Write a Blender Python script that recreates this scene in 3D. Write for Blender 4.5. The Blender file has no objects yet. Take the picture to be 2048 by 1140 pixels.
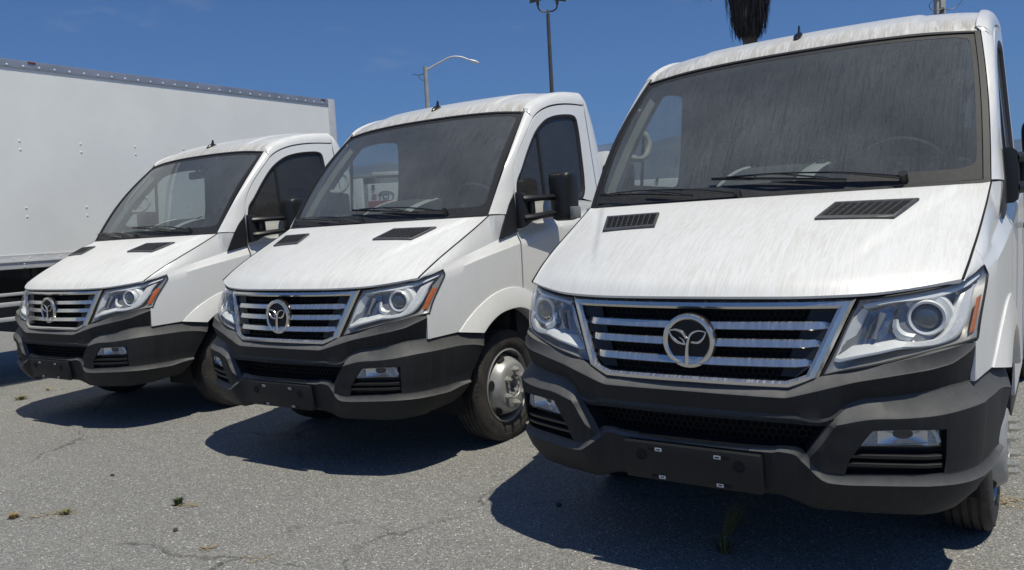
import bpy, bmesh, math, random
import numpy as np
from mathutils import Vector, Matrix

# ------------------------------------------------------------------ camera, sky, sun, exposure
scene = bpy.context.scene
COL = scene.collection
R = math.radians

PITCH, ROLL, FOCAL_PX, CAM_H = R(-4.35797), R(-3.23527), 1584.98, 1.4812
cp, sp, cr_, sr_ = math.cos(PITCH), math.sin(PITCH), math.cos(ROLL), math.sin(ROLL)
FWD = Vector((0, cp, sp))
_r, _u = Vector((1, 0, 0)), Vector((0, -sp, cp))
RIGHT = cr_ * _r + sr_ * _u
UP = -sr_ * _r + cr_ * _u
cam_data = bpy.data.cameras.new("camera")
cam = bpy.data.objects.new("camera", cam_data)
COL.objects.link(cam)
M = Matrix((RIGHT, UP, -FWD)).transposed().to_4x4()
M.translation = Vector((0, 0, CAM_H))
cam.matrix_world = M
cam_data.sensor_width = 36.0
cam_data.lens = 36.0 * FOCAL_PX / 2048.0
cam_data.clip_start = 0.05
cam_data.clip_end = 60000
scene.camera = cam

SUN_DIR = Vector((0.248, -0.276, 1.0)).normalized()      # from the ground towards the sun
SUN_ELEV = math.asin(SUN_DIR.z)
SUN_AZ = math.atan2(SUN_DIR.x, SUN_DIR.y)
world = bpy.data.worlds.new("World")
scene.world = world
world.use_nodes = True
wn, wl = world.node_tree.nodes, world.node_tree.links
wn.clear()
w_out = wn.new("ShaderNodeOutputWorld")
w_bg = wn.new("ShaderNodeBackground")
w_sky = wn.new("ShaderNodeTexSky")
w_sky.sky_type = 'NISHITA'
w_sky.sun_disc = False
w_sky.sun_elevation = SUN_ELEV
w_sky.sun_rotation = SUN_AZ
w_sky.altitude = 300
w_sky.air_density = 1.0
w_sky.dust_density = 0.1
w_sky.ozone_density = 6.0
SKY_STRENGTH = 0.06
w_bg.inputs[1].default_value = SKY_STRENGTH
# thin cirrus wisps spread over the whole dome
w_tc = wn.new("ShaderNodeTexCoord")
w_map = wn.new("ShaderNodeMapping")
w_map.inputs['Scale'].default_value = (2.2, 5.0, 9.0)
w_map.inputs['Rotation'].default_value = (0.2, 0.1, 0.5)
w_map.inputs['Location'].default_value = (1.7, 0.3, 0.9)
w_noise = wn.new("ShaderNodeTexNoise")
w_noise.inputs['Scale'].default_value = 2.6
w_noise.inputs['Detail'].default_value = 9
w_noise.inputs['Roughness'].default_value = 0.62
w_ramp = wn.new("ShaderNodeValToRGB")
w_ramp.color_ramp.elements[0].position = 0.60
w_ramp.color_ramp.elements[0].color = (0, 0, 0, 1)
w_ramp.color_ramp.elements[1].position = 0.80
w_ramp.color_ramp.elements[1].color = (0.4, 0.4, 0.4, 1)
w_mix = wn.new("ShaderNodeMix")
w_mix.data_type = 'RGBA'
w_mix.inputs['B'].default_value = (5.0, 5.6, 6.6, 1)
wl.new(w_tc.outputs['Generated'], w_map.inputs[0])
wl.new(w_map.outputs[0], w_noise.inputs['Vector'])
wl.new(w_noise.outputs['Fac'], w_ramp.inputs[0])
wl.new(w_ramp.outputs[0], w_mix.inputs['Factor'])
w_tint = wn.new("ShaderNodeMix"); w_tint.data_type = 'RGBA'; w_tint.blend_type = 'MULTIPLY'
w_tint.inputs[0].default_value = 1.0; w_tint.inputs['B'].default_value = (0.72, 0.95, 1.30, 1)   # camera white balance
wl.new(w_sky.outputs[0], w_tint.inputs['A']); wl.new(w_tint.outputs['Result'], w_mix.inputs['A'])
wl.new(w_mix.outputs['Result'], w_bg.inputs[0])
wl.new(w_bg.outputs[0], w_out.inputs[0])

sun_data = bpy.data.lights.new("sun", 'SUN')
sun_data.energy = 4.1
sun_data.angle = R(0.53)
sun_data.color = (1.0, 0.95, 0.81)
sun = bpy.data.objects.new("sun", sun_data)
COL.objects.link(sun)
sun.rotation_euler = (-SUN_DIR).to_track_quat('-Z', 'Y').to_euler()
sun.location = (0, 0, 50)

scene.view_settings.view_transform = 'Standard'
scene.view_settings.look = 'None'
scene.view_settings.gamma = 1
scene.view_settings.use_curve_mapping = False
scene.view_settings.exposure = 0.0
scene.cycles.max_bounces = 10
scene.cycles.transparent_max_bounces = 16
scene.cycles.caustics_reflective = False
scene.cycles.caustics_refractive = False
scene.cycles.sample_clamp_indirect = 6
scene.cycles.use_denoising = True

# ------------------------------------------------------------------ materials
def new_mat(name):
    m = bpy.data.materials.new(name)
    m.use_nodes = True
    n = m.node_tree.nodes
    return m, n, m.node_tree.links, n['Principled BSDF'], n['Material Output']

def N(n, kind, **kw):
    x = n.new(kind)
    for k, v in kw.items():
        if k in x.inputs.keys():
            x.inputs[k].default_value = v
        else:
            setattr(x, k, v)
    return x

def mixc(n, l, fac, a, b, mode='MIX'):
    x = n.new("ShaderNodeMix"); x.data_type = 'RGBA'; x.blend_type = mode
    for sock, v in (('Factor', fac), ('A', a), ('B', b)):
        if hasattr(v, 'is_linked') or isinstance(v, bpy.types.NodeSocket):
            l.new(v, x.inputs[sock])
        elif sock == 'Factor':
            x.inputs[0].default_value = v
        else:
            x.inputs[sock].default_value = (*v, 1) if len(v) == 3 else v
    return x.outputs['Result']

def math_(n, l, op, a, b=None, clamp=False):
    x = n.new("ShaderNodeMath"); x.operation = op; x.use_clamp = clamp
    for i, v in enumerate((a, b)):
        if v is None: continue
        if isinstance(v, bpy.types.NodeSocket): l.new(v, x.inputs[i])
        else: x.inputs[i].default_value = v
    return x.outputs[0]

def ramp(n, l, src, stops):
    x = n.new("ShaderNodeValToRGB")
    el = x.color_ramp.elements
    while len(el) < len(stops): el.new(0.5)
    for e, (p, c) in zip(el, stops):
        e.position = p
        e.color = (c, c, c, 1) if not hasattr(c, '__len__') else (*c, 1)
    l.new(src, x.inputs[0])
    return x.outputs[0]

def noise(n, l, scale=(1, 1, 1), s=1.0, detail=4, rough=0.5, coord='Object', dist=0.0):
    tc = n.new("ShaderNodeTexCoord"); mp = n.new("ShaderNodeMapping")
    mp.inputs['Scale'].default_value = scale
    l.new(tc.outputs[coord], mp.inputs[0])
    t = n.new("ShaderNodeTexNoise")
    t.inputs['Scale'].default_value = s; t.inputs['Detail'].default_value = detail
    t.inputs['Roughness'].default_value = rough; t.inputs['Distortion'].default_value = dist
    l.new(mp.outputs[0], t.inputs['Vector'])
    return t.outputs['Fac']

def plain(name, col, rough=0.5, metal=0.0, var=0.12, s=8.0, spec=0.5, coat=0.0, bump=0.0, bscale=200):
    m, n, l, b, o = new_mat(name)
    f = noise(n, l, s=s, detail=5, rough=0.6)
    c0 = tuple(max(0, c * (1 - var)) for c in col); c1 = tuple(min(1, c * (1 + var)) for c in col)
    fr = ramp(n, l, f, [(0.3, 0.0), (0.7, 1.0)])
    l.new(mixc(n, l, fr, c0, c1), b.inputs['Base Color'])
    b.inputs['Roughness'].default_value = rough
    b.inputs['Metallic'].default_value = metal
    b.inputs['Specular IOR Level'].default_value = spec
    b.inputs['Coat Weight'].default_value = coat
    b.inputs['Coat Roughness'].default_value = 0.08
    if bump:
        bp = n.new("ShaderNodeBump"); bp.inputs['Strength'].default_value = bump; bp.inputs['Distance'].default_value = 0.002
        l.new(noise(n, l, s=bscale, detail=2), bp.inputs['Height']); l.new(bp.outputs[0], b.inputs['Normal'])
    return m

def run_lines(n, l, scale, width=0.03, dist=0.8):
    """thin wandering lines: the level curves of a stretched noise"""
    a = noise(n, l, scale, 1.0, 3, 0.5, dist=dist)
    d = math_(n, l, 'ABSOLUTE', math_(n, l, 'SUBTRACT', a, 0.5))
    return ramp(n, l, d, [(0.0, 1.0), (width * .45, 0.8), (width, 0.0)])

def up_mask(n, l, lo, hi):
    g = n.new("ShaderNodeNewGeometry"); sx = n.new("ShaderNodeSeparateXYZ")
    l.new(g.outputs['Normal'], sx.inputs[0])
    mr = n.new("ShaderNodeMapRange"); mr.inputs['From Min'].default_value = lo; mr.inputs['From Max'].default_value = hi
    l.new(sx.outputs['Z'], mr.inputs['Value'])
    return mr.outputs[0]

def paint_mat(name, dust=0.8, streak=(55, 3.0, 3.0), stain=False, rough=0.16):
    """white truck paint with a dried film of dust and rain runs on the faces that look up"""
    m, n, l, b, o = new_mat(name)
    runs = noise(n, l, streak, 1.0, 6, 0.65, dist=1.1)
    runs = ramp(n, l, runs, [(0.40, 0.0), (0.56, 1.0)])
    fine = noise(n, l, (streak[0] * 2.2, streak[1] * 3, streak[2] * 3), 1.0, 4, 0.6)
    fine = ramp(n, l, fine, [(0.35, 0.0), (0.7, 1.0)])
    blot = ramp(n, l, noise(n, l, s=2.3, detail=5, rough=0.6), [(0.3, 0.35), (0.7, 1.0)])
    up = up_mask(n, l, 0.05, 0.62)
    ln = math_(n, l, 'MAXIMUM', run_lines(n, l, (34, 2.4, 2.4), 0.05, 0.9), math_(n, l, 'MULTIPLY', run_lines(n, l, (58, 4, 4), 0.05, 0.5), 0.7))
    body = math_(n, l, 'ADD', math_(n, l, 'MULTIPLY', runs, 0.30), math_(n, l, 'ADD', math_(n, l, 'MULTIPLY', fine, 0.30), 0.35))
    f = math_(n, l, 'MULTIPLY', math_(n, l, 'MULTIPLY', body, math_(n, l, 'SUBTRACT', 1.0, math_(n, l, 'MULTIPLY', ln, 0.75))), up)
    f = math_(n, l, 'MULTIPLY', f, blot)
    f = math_(n, l, 'MULTIPLY', f, dust)
    side = ramp(n, l, noise(n, l, (18, 18, 1.2), 1.0, 5, 0.6), [(0.5, 0.0), (0.8, 0.14)])
    base = mixc(n, l, side, (0.88, 0.88, 0.855), (0.64, 0.63, 0.57))
    c = mixc(n, l, f, base, (0.48, 0.465, 0.405))
    if stain:
        tc = n.new("ShaderNodeTexCoord"); sx = n.new("ShaderNodeSeparateXYZ"); l.new(tc.outputs['Object'], sx.inputs[0])
        mr = n.new("ShaderNodeMapRange"); mr.inputs['From Min'].default_value = 1.83; mr.inputs['From Max'].default_value = 1.60
        l.new(sx.outputs['Y'], mr.inputs['Value'])
        st = ramp(n, l, noise(n, l, (38, 4, 8), 1.0, 7, 0.72, dist=1.0), [(0.40, 0.0), (0.56, 1.0)])
        st = math_(n, l, 'MULTIPLY', st, mr.outputs[0])
        ax = math_(n, l, 'ABSOLUTE', sx.outputs['X'])
        mr2 = n.new("ShaderNodeMapRange"); mr2.inputs['From Min'].default_value = 0.55; mr2.inputs['From Max'].default_value = 0.87
        mr2.inputs['To Min'].default_value = 0.55; mr2.inputs['To Max'].default_value = 1.2
        l.new(ax, mr2.inputs['Value'])
        st = math_(n, l, 'MULTIPLY', st, mr2.outputs[0])
        st = math_(n, l, 'MULTIPLY', st, 0.95, True)
        c = mixc(n, l, st, c, (0.36, 0.31, 0.22))
    l.new(c, b.inputs['Base Color'])
    r = math_(n, l, 'ADD', math_(n, l, 'MULTIPLY', f, 0.4), rough, True)
    l.new(r, b.inputs['Roughness'])
    b.inputs['Coat Weight'].default_value = 0.35
    b.inputs['Coat Roughness'].default_value = 0.06
    l.new(r, b.inputs['Coat Roughness'])
    return m

def bumper_mat():
    m, n, l, b, o = new_mat("grey_grained_plastic")
    runs = ramp(n, l, noise(n, l, (40, 40, 2.0), 1.0, 6, 0.65), [(0.5, 0.0), (0.75, 1.0)])
    blot = ramp(n, l, noise(n, l, s=14, detail=8, rough=0.7), [(0.2, 0.55), (0.8, 1.0)])
    up = up_mask(n, l, 0.08, 0.75)  # dust on upward faces, tone raised to paint in the sunlit ledges
    f = math_(n, l, 'MULTIPLY', math_(n, l, 'ADD', math_(n, l, 'MULTIPLY', up, 0.85), 0.02), blot)
    sc = run_lines(n, l, (2.5, 2.5, 30), 0.012, 1.2)
    scm = ramp(n, l, noise(n, l, s=3.1, detail=4, rough=0.6), [(0.60, 0.0), (0.70, 0.30)])
    f = math_(n, l, 'ADD', f, math_(n, l, 'MULTIPLY', runs, 0.07), True)
    f = math_(n, l, 'ADD', f, math_(n, l, 'MULTIPLY', sc, scm), True)
    l.new(mixc(n, l, f, (0.0150, 0.0165, 0.0185), (0.185, 0.182, 0.175)), b.inputs['Base Color'])
    b.inputs['Roughness'].default_value = 0.58
    b.inputs['Specular IOR Level'].default_value = 0.32
    bp = n.new("ShaderNodeBump"); bp.inputs['Strength'].default_value = 0.2; bp.inputs['Distance'].default_value = 0.001
    l.new(noise(n, l, s=900, detail=1), bp.inputs['Height']); l.new(bp.outputs[0], b.inputs['Normal'])
    return m

def chrome_mat():
    m, n, l, b, o = new_mat("streaked_chrome")
    runs = ramp(n, l, noise(n, l, (70, 3, 12), 1.0, 5, 0.6), [(0.45, 0.0), (0.68, 1.0)])
    up = up_mask(n, l, 0.1, 0.6)
    f = math_(n, l, 'MULTIPLY', runs, math_(n, l, 'ADD', math_(n, l, 'MULTIPLY', up, 0.22), 0.03))
    f = math_(n, l, 'ADD', f, 0.10, True)
    l.new(mixc(n, l, f, (0.72, 0.69, 0.64), (0.55, 0.56, 0.55)), b.inputs['Base Color'])
    l.new(math_(n, l, 'SUBTRACT', 1.0, f), b.inputs['Metallic'])
    l.new(math_(n, l, 'ADD', math_(n, l, 'MULTIPLY', f, 0.5), 0.13), b.inputs['Roughness'])
    return m

def glass_mat(name, tint, dustcol, dust_lo, dust_hi, scale, streaks=True, refl=1.0):
    """tinted pane: transparent + mirror reflection + a film of dust with wandering rain runs"""
    m, n, l, b, o = new_mat(name)
    n.remove(b)
    tr = n.new("ShaderNodeBsdfTransparent"); tr.inputs[0].default_value = (*tint, 1)
    gl = n.new("ShaderNodeBsdfGlossy"); gl.inputs['Roughness'].default_value = 0.02; gl.inputs[0].default_value = (refl, refl, refl, 1)
    fr = n.new("ShaderNodeFresnel"); gm_ = n.new("ShaderNodeNewGeometry")
    l.new(math_(n, l, 'SUBTRACT', 1.5, math_(n, l, 'MULTIPLY', gm_.outputs['Backfacing'], 1.5 - 1 / 1.5)), fr.inputs[0])
    ms = n.new("ShaderNodeMixShader")
    l.new(fr.outputs[0], ms.inputs[0]); l.new(tr.outputs[0], ms.inputs[1]); l.new(gl.outputs[0], ms.inputs[2])
    df = n.new("ShaderNodeBsdfDiffuse"); df.inputs[0].default_value = (*dustcol, 1)
    if streaks:
        ln = math_(n, l, 'MAXIMUM', run_lines(n, l, (34, 1.3, 1.8), 0.030), math_(n, l, 'MULTIPLY', run_lines(n, l, (61, 2.6, 3.1), 0.035, 0.5), 0.6))
        a = math_(n, l, 'SUBTRACT', 1.0, math_(n, l, 'MULTIPLY', ln, 0.42))
        c = ramp(n, l, noise(n, l, (scale[0] * 1.6, 40, 40), 1.0, 5, 0.65), [(0.3, 0.62), (0.7, 1.0)])
        big = ramp(n, l, noise(n, l, s=1.5, detail=4, rough=0.55), [(0.36, 0.45), (0.66, 1.0)])
        fleck = n.new('ShaderNodeTexVoronoi'); fleck.inputs['Scale'].default_value = 55; tcf = n.new('ShaderNodeTexCoord'); l.new(tcf.outputs['Object'], fleck.inputs['Vector'])
        f = math_(n, l, 'MULTIPLY', math_(n, l, 'MULTIPLY', a, c), big)
    else:
        f = ramp(n, l, noise(n, l, scale, 1.0, 6, 0.6), [(0.3, 0.0), (0.75, 1.0)])
    mr = n.new("ShaderNodeMapRange"); mr.inputs['To Min'].default_value = dust_lo; mr.inputs['To Max'].default_value = dust_hi
    l.new(f, mr.inputs['Value'])
    if streaks:
        fl_k = ramp(n, l, fleck.outputs['Distance'], [(0.10, 0.16), (0.16, 0.0)])
        dustf = math_(n, l, 'ADD', mr.outputs[0], fl_k, True)
    else: dustf = mr.outputs[0]
    ms2 = n.new("ShaderNodeMixShader")
    l.new(dustf, ms2.inputs[0]); l.new(ms.outputs[0], ms2.inputs[1]); l.new(df.outputs[0], ms2.inputs[2])
    l.new(ms2.outputs[0], o.inputs[0])
    return m

def tyre_mat():
    m, n, l, b, o = new_mat("dusty_tyre_rubber")
    f = ramp(n, l, noise(n, l, s=9, detail=7, rough=0.7), [(0.35, 0.0), (0.75, 1.0)])
    l.new(mixc(n, l, f, (0.016, 0.016, 0.017), (0.075, 0.066, 0.056)), b.inputs['Base Color'])
    b.inputs['Roughness'].default_value = 0.75
    bp = n.new("ShaderNodeBump"); bp.inputs['Strength'].default_value = 0.3; bp.inputs['Distance'].default_value = 0.002
    l.new(noise(n, l, s=160, detail=3), bp.inputs['Height']); l.new(bp.outputs[0], b.inputs['Normal'])
    return m

MAT = dict(
    paint=paint_mat("white_paint_side", 0.55),
    hood=paint_mat("white_paint_hood", 0.72, (95, 9.0, 9.0), rough=.3),
    roof=paint_mat("white_paint_roof", 0.9, (50, 6, 6), stain=True),
    bumper=bumper_mat(),
    chrome=chrome_mat(),
    mesh=plain("black_grille_mesh", (0.007, 0.007, 0.008), 0.6, spec=0.25),
    black=plain("black_moulded_plastic", (0.016, 0.017, 0.019), 0.42, bump=0.1, bscale=600),
    gloss_black=plain("gloss_black_plastic", (0.012, 0.012, 0.013), 0.22),
    dark=plain("dark_inner_shell", (0.010, 0.010, 0.011), 0.9),
    rubber=plain("black_rubber_seal", (0.02, 0.02, 0.021), 0.55),
    dusty_rubber=plain("dusty_window_frit", (0.024, 0.025, 0.027), 0.6, var=0.35, s=40),
    silver=plain("silver_lamp_housing", (0.90, 0.90, 0.88), 0.28, 0.12, var=0.05),
    silver_matt=plain("silver_plastic_trim", (0.70, 0.70, 0.68), 0.4, 0.1, var=0.05),
    white_trim=plain("pale_lamp_light_guide", (0.74, 0.74, 0.73), 0.28, 0.1, var=0.12, s=90),
    lamp_dark=plain("lamp_reflector", (0.34, 0.34, 0.34), 0.2, 0.8, var=0.35, s=30),
    lamp_base=plain("lamp_base_grey", (0.30, 0.30, 0.30), 0.35, 0.3, var=0.1),
    amber=plain("amber_reflector", (0.75, 0.16, 0.02), 0.25, var=0.2, s=60, coat=0.5),
    fog_chrome=plain("fog_lamp_reflector", (0.80, 0.80, 0.80), 0.12, 0.55, var=0.1),
    proj=plain("projector_lens", (0.06, 0.075, 0.085), 0.06, 0.0, var=0.3, s=20, spec=0.9, coat=1.0),
    tyre=tyre_mat(),
    rim=plain("silver_wheel_paint", (0.38, 0.38, 0.37), 0.36, 0.3, var=0.15, s=14),
    nut=plain("zinc_wheel_nut", (0.66, 0.65, 0.58), 0.3, 0.6),
    interior=plain("dark_grey_cab_trim", (0.045, 0.047, 0.05), 0.7),
    dash=plain("grey_dashboard", (0.07, 0.072, 0.075), 0.75),
    trim_light=plain("pale_grey_pillar_trim", (0.21, 0.215, 0.205), 0.65),
    handle=plain("pale_grey_grab_handle", (0.52, 0.52, 0.48), 0.5),
    liner=plain("grey_headliner", (0.12, 0.12, 0.125), 0.9),
    seat=plain("dark_seat_fabric", (0.03, 0.03, 0.034), 0.95),
    chassis=plain("black_chassis_paint", (0.018, 0.018, 0.018), 0.6),
    plate=plain("black_plate_holder_plastic", (0.013, 0.014, 0.016), 0.55, spec=0.35),
    vent=plain("grey_vent_plastic", (0.075, 0.077, 0.08), 0.5, var=0.3, s=50),
    clip=plain("white_plastic_clip", (0.7, 0.7, 0.68), 0.5),
    windscreen=glass_mat("dusty_windscreen", (0.66, 0.72, 0.70), (0.335, 0.36, 0.375), 0.10, 0.36, (120, 5, 7)),
    side_glass=glass_mat("tinted_side_glass", (0.62, 0.67, 0.67), (0.33, 0.32, 0.31), 0.07, 0.15, (20, 20, 3)),
    lamp_glass=glass_mat("clear_lamp_cover", (0.97, 0.98, 0.98), (0.5, 0.5, 0.5), 0.01, 0.05, (30, 30, 6)),
)
# ------------------------------------------------------------------ mesh helpers
def lerp(a, b, t): return a + (b - a) * t
def sstep(a, b, x):
    t = np.clip((np.asarray(x, float) - a) / (b - a), 0, 1)
    return t * t * (3 - 2 * t)
def tab(pts):
    p = np.array(pts, float)
    return lambda t: np.interp(t, p[:, 0], p[:, 1])
def stab(pts):
    """smooth table: Catmull-like (monotone-ish) interpolation"""
    p = np.array(pts, float)
    m = np.gradient(p[:, 1], p[:, 0])
    def f(t):
        t = np.clip(np.asarray(t, float), p[0, 0], p[-1, 0])
        i = np.clip(np.searchsorted(p[:, 0], t) - 1, 0, len(p) - 2)
        h = p[i + 1, 0] - p[i, 0]; s = (t - p[i, 0]) / h
        return ((2*s**3-3*s**2+1)*p[i,1] + (s**3-2*s**2+s)*h*m[i] + (-2*s**3+3*s**2)*p[i+1,1] + (s**3-s**2)*h*m[i+1])
    return f
def resample(P, n, closed=False):
    P = np.array(P, float)
    if closed: P = np.vstack([P, P[:1]])
    d = np.r_[0, np.cumsum(np.linalg.norm(np.diff(P, axis=0), axis=1))]
    t = np.linspace(0, d[-1], n + (1 if closed else 0))
    if closed: t = t[:-1]
    return np.stack([np.interp(t, d, P[:, k]) for k in range(P.shape[1])], 1)
def spline(P, n):
    """smooth curve through points, n samples evenly by chord"""
    P = np.array(P, float)
    d = np.r_[0, np.cumsum(np.linalg.norm(np.diff(P, axis=0), axis=1))]
    t = np.linspace(0, d[-1], n)
    return np.stack([stab(np.c_[d, P[:, k]])(t) for k in range(P.shape[1])], 1)

class MB:
    def __init__(s): s.v = []; s.f = []
    def add(s, V, F):
        o = len(s.v); s.v += [tuple(map(float, p)) for p in V]; s.f += [tuple(i + o for i in f) for f in F]; return s
    def grid(s, P, flip=False, skip=None, cu=False, cv=False):
        P = np.asarray(P, float); n, m = P.shape[:2]
        F = []
        for i in range(n if cu else n - 1):
            for j in range(m if cv else m - 1):
                if skip is not None and skip(i, j): continue
                i2, j2 = (i + 1) % n, (j + 1) % m
                q = (i * m + j, i * m + j2, i2 * m + j2, i2 * m + j)
                F.append(q[::-1] if flip else q)
        return s.add(P.reshape(-1, 3), F)
    def box(s, lo, hi, bev=0.0):
        lo, hi = np.array(lo, float), np.array(hi, float)
        if bev <= 0:
            V = [(x, y, z) for x in (lo[0], hi[0]) for y in (lo[1], hi[1]) for z in (lo[2], hi[2])]
            return s.add(V, [(0, 1, 3, 2), (4, 6, 7, 5), (0, 4, 5, 1), (2, 3, 7, 6), (0, 2, 6, 4), (1, 5, 7, 3)])
        bm = bmesh.new(); bmesh.ops.create_cube(bm, size=1)
        bmesh.ops.scale(bm, vec=hi - lo, verts=bm.verts); bmesh.ops.translate(bm, vec=(lo + hi) / 2, verts=bm.verts)
        bmesh.ops.bevel(bm, geom=bm.edges[:], offset=bev, segments=2, affect='EDGES', profile=0.5)
        bm.verts.index_update(); V = [v.co[:] for v in bm.verts]; F = [[v.index for v in f.verts] for f in bm.faces]; bm.free()
        return s.add(V, F)
    def tube(s, path, r, n=8, caps=True, up=(0, 0, 1), flat=1.0):
        """round (or flattened) bar along a path; r number or per-point list"""
        P = np.array(path, float); k = len(P); r = np.broadcast_to(np.array(r, float), (k,))
        T = np.gradient(P, axis=0); T /= np.linalg.norm(T, axis=1)[:, None] + 1e-12
        up = np.array(up, float); rows = []
        for i in range(k):
            a = np.cross(T[i], up)
            if np.linalg.norm(a) < 1e-4: a = np.cross(T[i], (1, 0, 0.2))
            a /= np.linalg.norm(a); b = np.cross(a, T[i])
            an = np.linspace(0, 2 * math.pi, n, endpoint=False)
            rows.append(P[i] + r[i] * (np.cos(an)[:, None] * a + flat * np.sin(an)[:, None] * b))
        o = len(s.v); s.grid(np.array(rows), cv=True)
        if caps:
            s.f.append(tuple(o + j for j in range(n))[::-1]); s.f.append(tuple(o + (k - 1) * n + j for j in range(n)))
        return s
    def lathe(s, prof, n, origin, axis='x', sgn=1, caps=False):
        """prof: (along, radius) pairs turned about an axis through origin"""
        an = np.linspace(0, 2 * math.pi, n, endpoint=False); rows = []
        for a, r in prof:
            c, d = r * np.cos(an), r * np.sin(an); z = np.full(n, a * sgn)
            P = {'x': (z, c, d), 'y': (c, z, d), 'z': (c, d, z)}[axis]
            rows.append(np.stack(P, 1) + np.array(origin))
        o = len(s.v); s.grid(np.array(rows), cv=True)
        if caps:
            s.f.append(tuple(o + j for j in range(n))); s.f.append(tuple(o + (len(prof) - 1) * n + j for j in range(n))[::-1])
        return s
    def ribbon(s, path, w, nrm, thick=0.006, upv=(0, 0, 1)):
        """flat strip along a path: width w across, facing nrm"""
        P = np.array(path, float); k = len(P); w = np.broadcast_to(np.array(w, float), (k,)); nrm = np.array(nrm, float); nrm = nrm / np.linalg.norm(nrm)
        T = np.gradient(P, axis=0); T /= np.linalg.norm(T, axis=1)[:, None] + 1e-12
        C = np.cross(T, nrm); C /= np.linalg.norm(C, axis=1)[:, None] + 1e-12
        h = w[:, None] / 2
        rows = np.stack([P - C * h - nrm * thick, P - C * h, P - C * h * 0.75 + nrm * thick, P + C * h * 0.75 + nrm * thick, P + C * h, P + C * h - nrm * thick], 1)
        return s.grid(rows)
    def poly(s, pts): return s.add(pts, [tuple(range(len(pts)))])
    def prism(s, loop, off):
        """closed outline extruded by the vector off"""
        L = np.array(loop, float); n = len(L); o = len(s.v)
        s.add(np.vstack([L, L + np.array(off)]), [(i, (i + 1) % n, n + (i + 1) % n, n + i) for i in range(n)])
        s.f.append(tuple(o + i for i in range(n))[::-1]); s.f.append(tuple(o + n + i for i in range(n)))
        return s
    def mirrored(s):
        m = MB(); m.v = [(-x, y, z) for x, y, z in s.v]; m.f = [tuple(reversed(f)) for f in s.f]; return m
    def merge(s, o): return s.add(o.v, o.f)

def obj(name, mb, mat, parent=None, angle=38, kind=None, fix=True):
    me = bpy.data.meshes.new(name)
    me.from_pydata(mb.v, [], mb.f)
    if fix:
        bm = bmesh.new(); bm.from_mesh(me)
        bmesh.ops.remove_doubles(bm, verts=bm.verts, dist=1e-5)
        bmesh.ops.recalc_face_normals(bm, faces=bm.faces)
        bm.to_mesh(me); bm.free()
    me.update()
    me.polygons.foreach_set('use_smooth', [True] * len(me.polygons))
    me.set_sharp_from_angle(angle=R(angle))
    me.materials.append(MAT[mat] if isinstance(mat, str) else mat)
    o = bpy.data.objects.new(name, me); COL.objects.link(o)
    if parent is not None: o.parent = parent
    if kind: o['kind'] = kind
    return o
def thing(name, label, cat, loc=(0, 0, 0), rz=0.0, group=None):
    o = bpy.data.objects.new(name, None); COL.objects.link(o)
    o.location = loc; o.rotation_euler = (0, 0, rz); o.empty_display_size = 0.2
    o['label'] = label; o['category'] = cat
    if group: o['group'] = group
    return o
def tag(o, label, cat, group=None):
    o['label'] = label; o['category'] = cat
    if group: o['group'] = group
    return o
def copy_tree(o, parent=None):
    c = o.copy(); COL.objects.link(c)
    if parent is not None: c.parent = parent
    for ch in o.children: copy_tree(ch, c)
    return c
def flange(mb, P, depth, flip=False):
    """panel grid with its border turned inwards along the surface normal, so shut lines have depth"""
    P = np.asarray(P, float)
    du = np.gradient(P, axis=0); dv = np.gradient(P, axis=1)
    n = np.cross(du, dv); n /= np.linalg.norm(n, axis=2)[..., None] + 1e-12
    if flip: n = -n
    Q = P - n * depth
    mb.grid(P)
    for a, b in ((P[0], Q[0]), (P[-1], Q[-1])): mb.grid(np.stack([a, b]))
    for a, b in ((P[:, 0], Q[:, 0]), (P[:, -1], Q[:, -1])): mb.grid(np.stack([a, b]))
    return mb
def bothsides(name, mb, mat, parent, **k):
    a = obj(name, mb, mat, parent, **k); b = obj(name, mb.mirrored(), mat, parent, **k); return a, b
def hexmesh(mb, x0, x1, z0, z1, r, bar, yfun, depth, inside=None):
    """honeycomb lattice of real hexagon frames standing on y=yfun(x,z)"""
    dx, dz = r * math.sqrt(3), r * 1.5
    an = np.linspace(0, 2 * math.pi, 6, endpoint=False) + math.pi / 6
    row = 0; z = z0
    while z <= z1:
        x = x0 + (dx / 2 if row % 2 else 0)
        while x <= x1:
            if inside is None or inside(x, z):
                o = [(x + r * math.cos(a), z + r * math.sin(a)) for a in an]
                i = [(x + (r - bar) * math.cos(a), z + (r - bar) * math.sin(a)) for a in an]
                V = [(a, yfun(a, b), b) for a, b in o] + [(a, yfun(a, b), b) for a, b in i] + [(a, yfun(a, b) + depth, b) for a, b in i]
                F = []
                for k in range(6):
                    k2 = (k + 1) % 6
                    F += [(k, k2, 6 + k2, 6 + k), (6 + k, 6 + k2, 12 + k2, 12 + k)]
                mb.add(V, F)
            x += dx
        z += dz; row += 1
    return mb
# ------------------------------------------------------------------ the cab-chassis truck, in its own axes: x across, y rearwards, z up
truck = thing("truck", "nearest white truck at right, its cab cut by the right edge of the photo", "truck", group="white cab trucks parked in a row")
T_ = truck
# --- plan of the bumper and of the cab side
yplan = stab([(0, -.036), (.2, -.032), (.373, -.02), (.528, .015), (.65, .05), (.75, .085), (.85, .13), (.90, .18), (.94, .25), (.962, .31)])
xside = stab([(.31, .962), (.45, .985), (.553, .996), (.76, 1.010), (.9, 1.012)])
def plan(t, ye=.80):
    t = np.asarray(t, float)
    s = np.clip((t - .962) / .49, 0, 1) * (ye - .31) + .31
    return np.where(t <= .962, t, xside(s)), np.where(t <= .962, yplan(np.minimum(t, .962)), s)
def side_t(y): return .962 + (y - .31)
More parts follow.
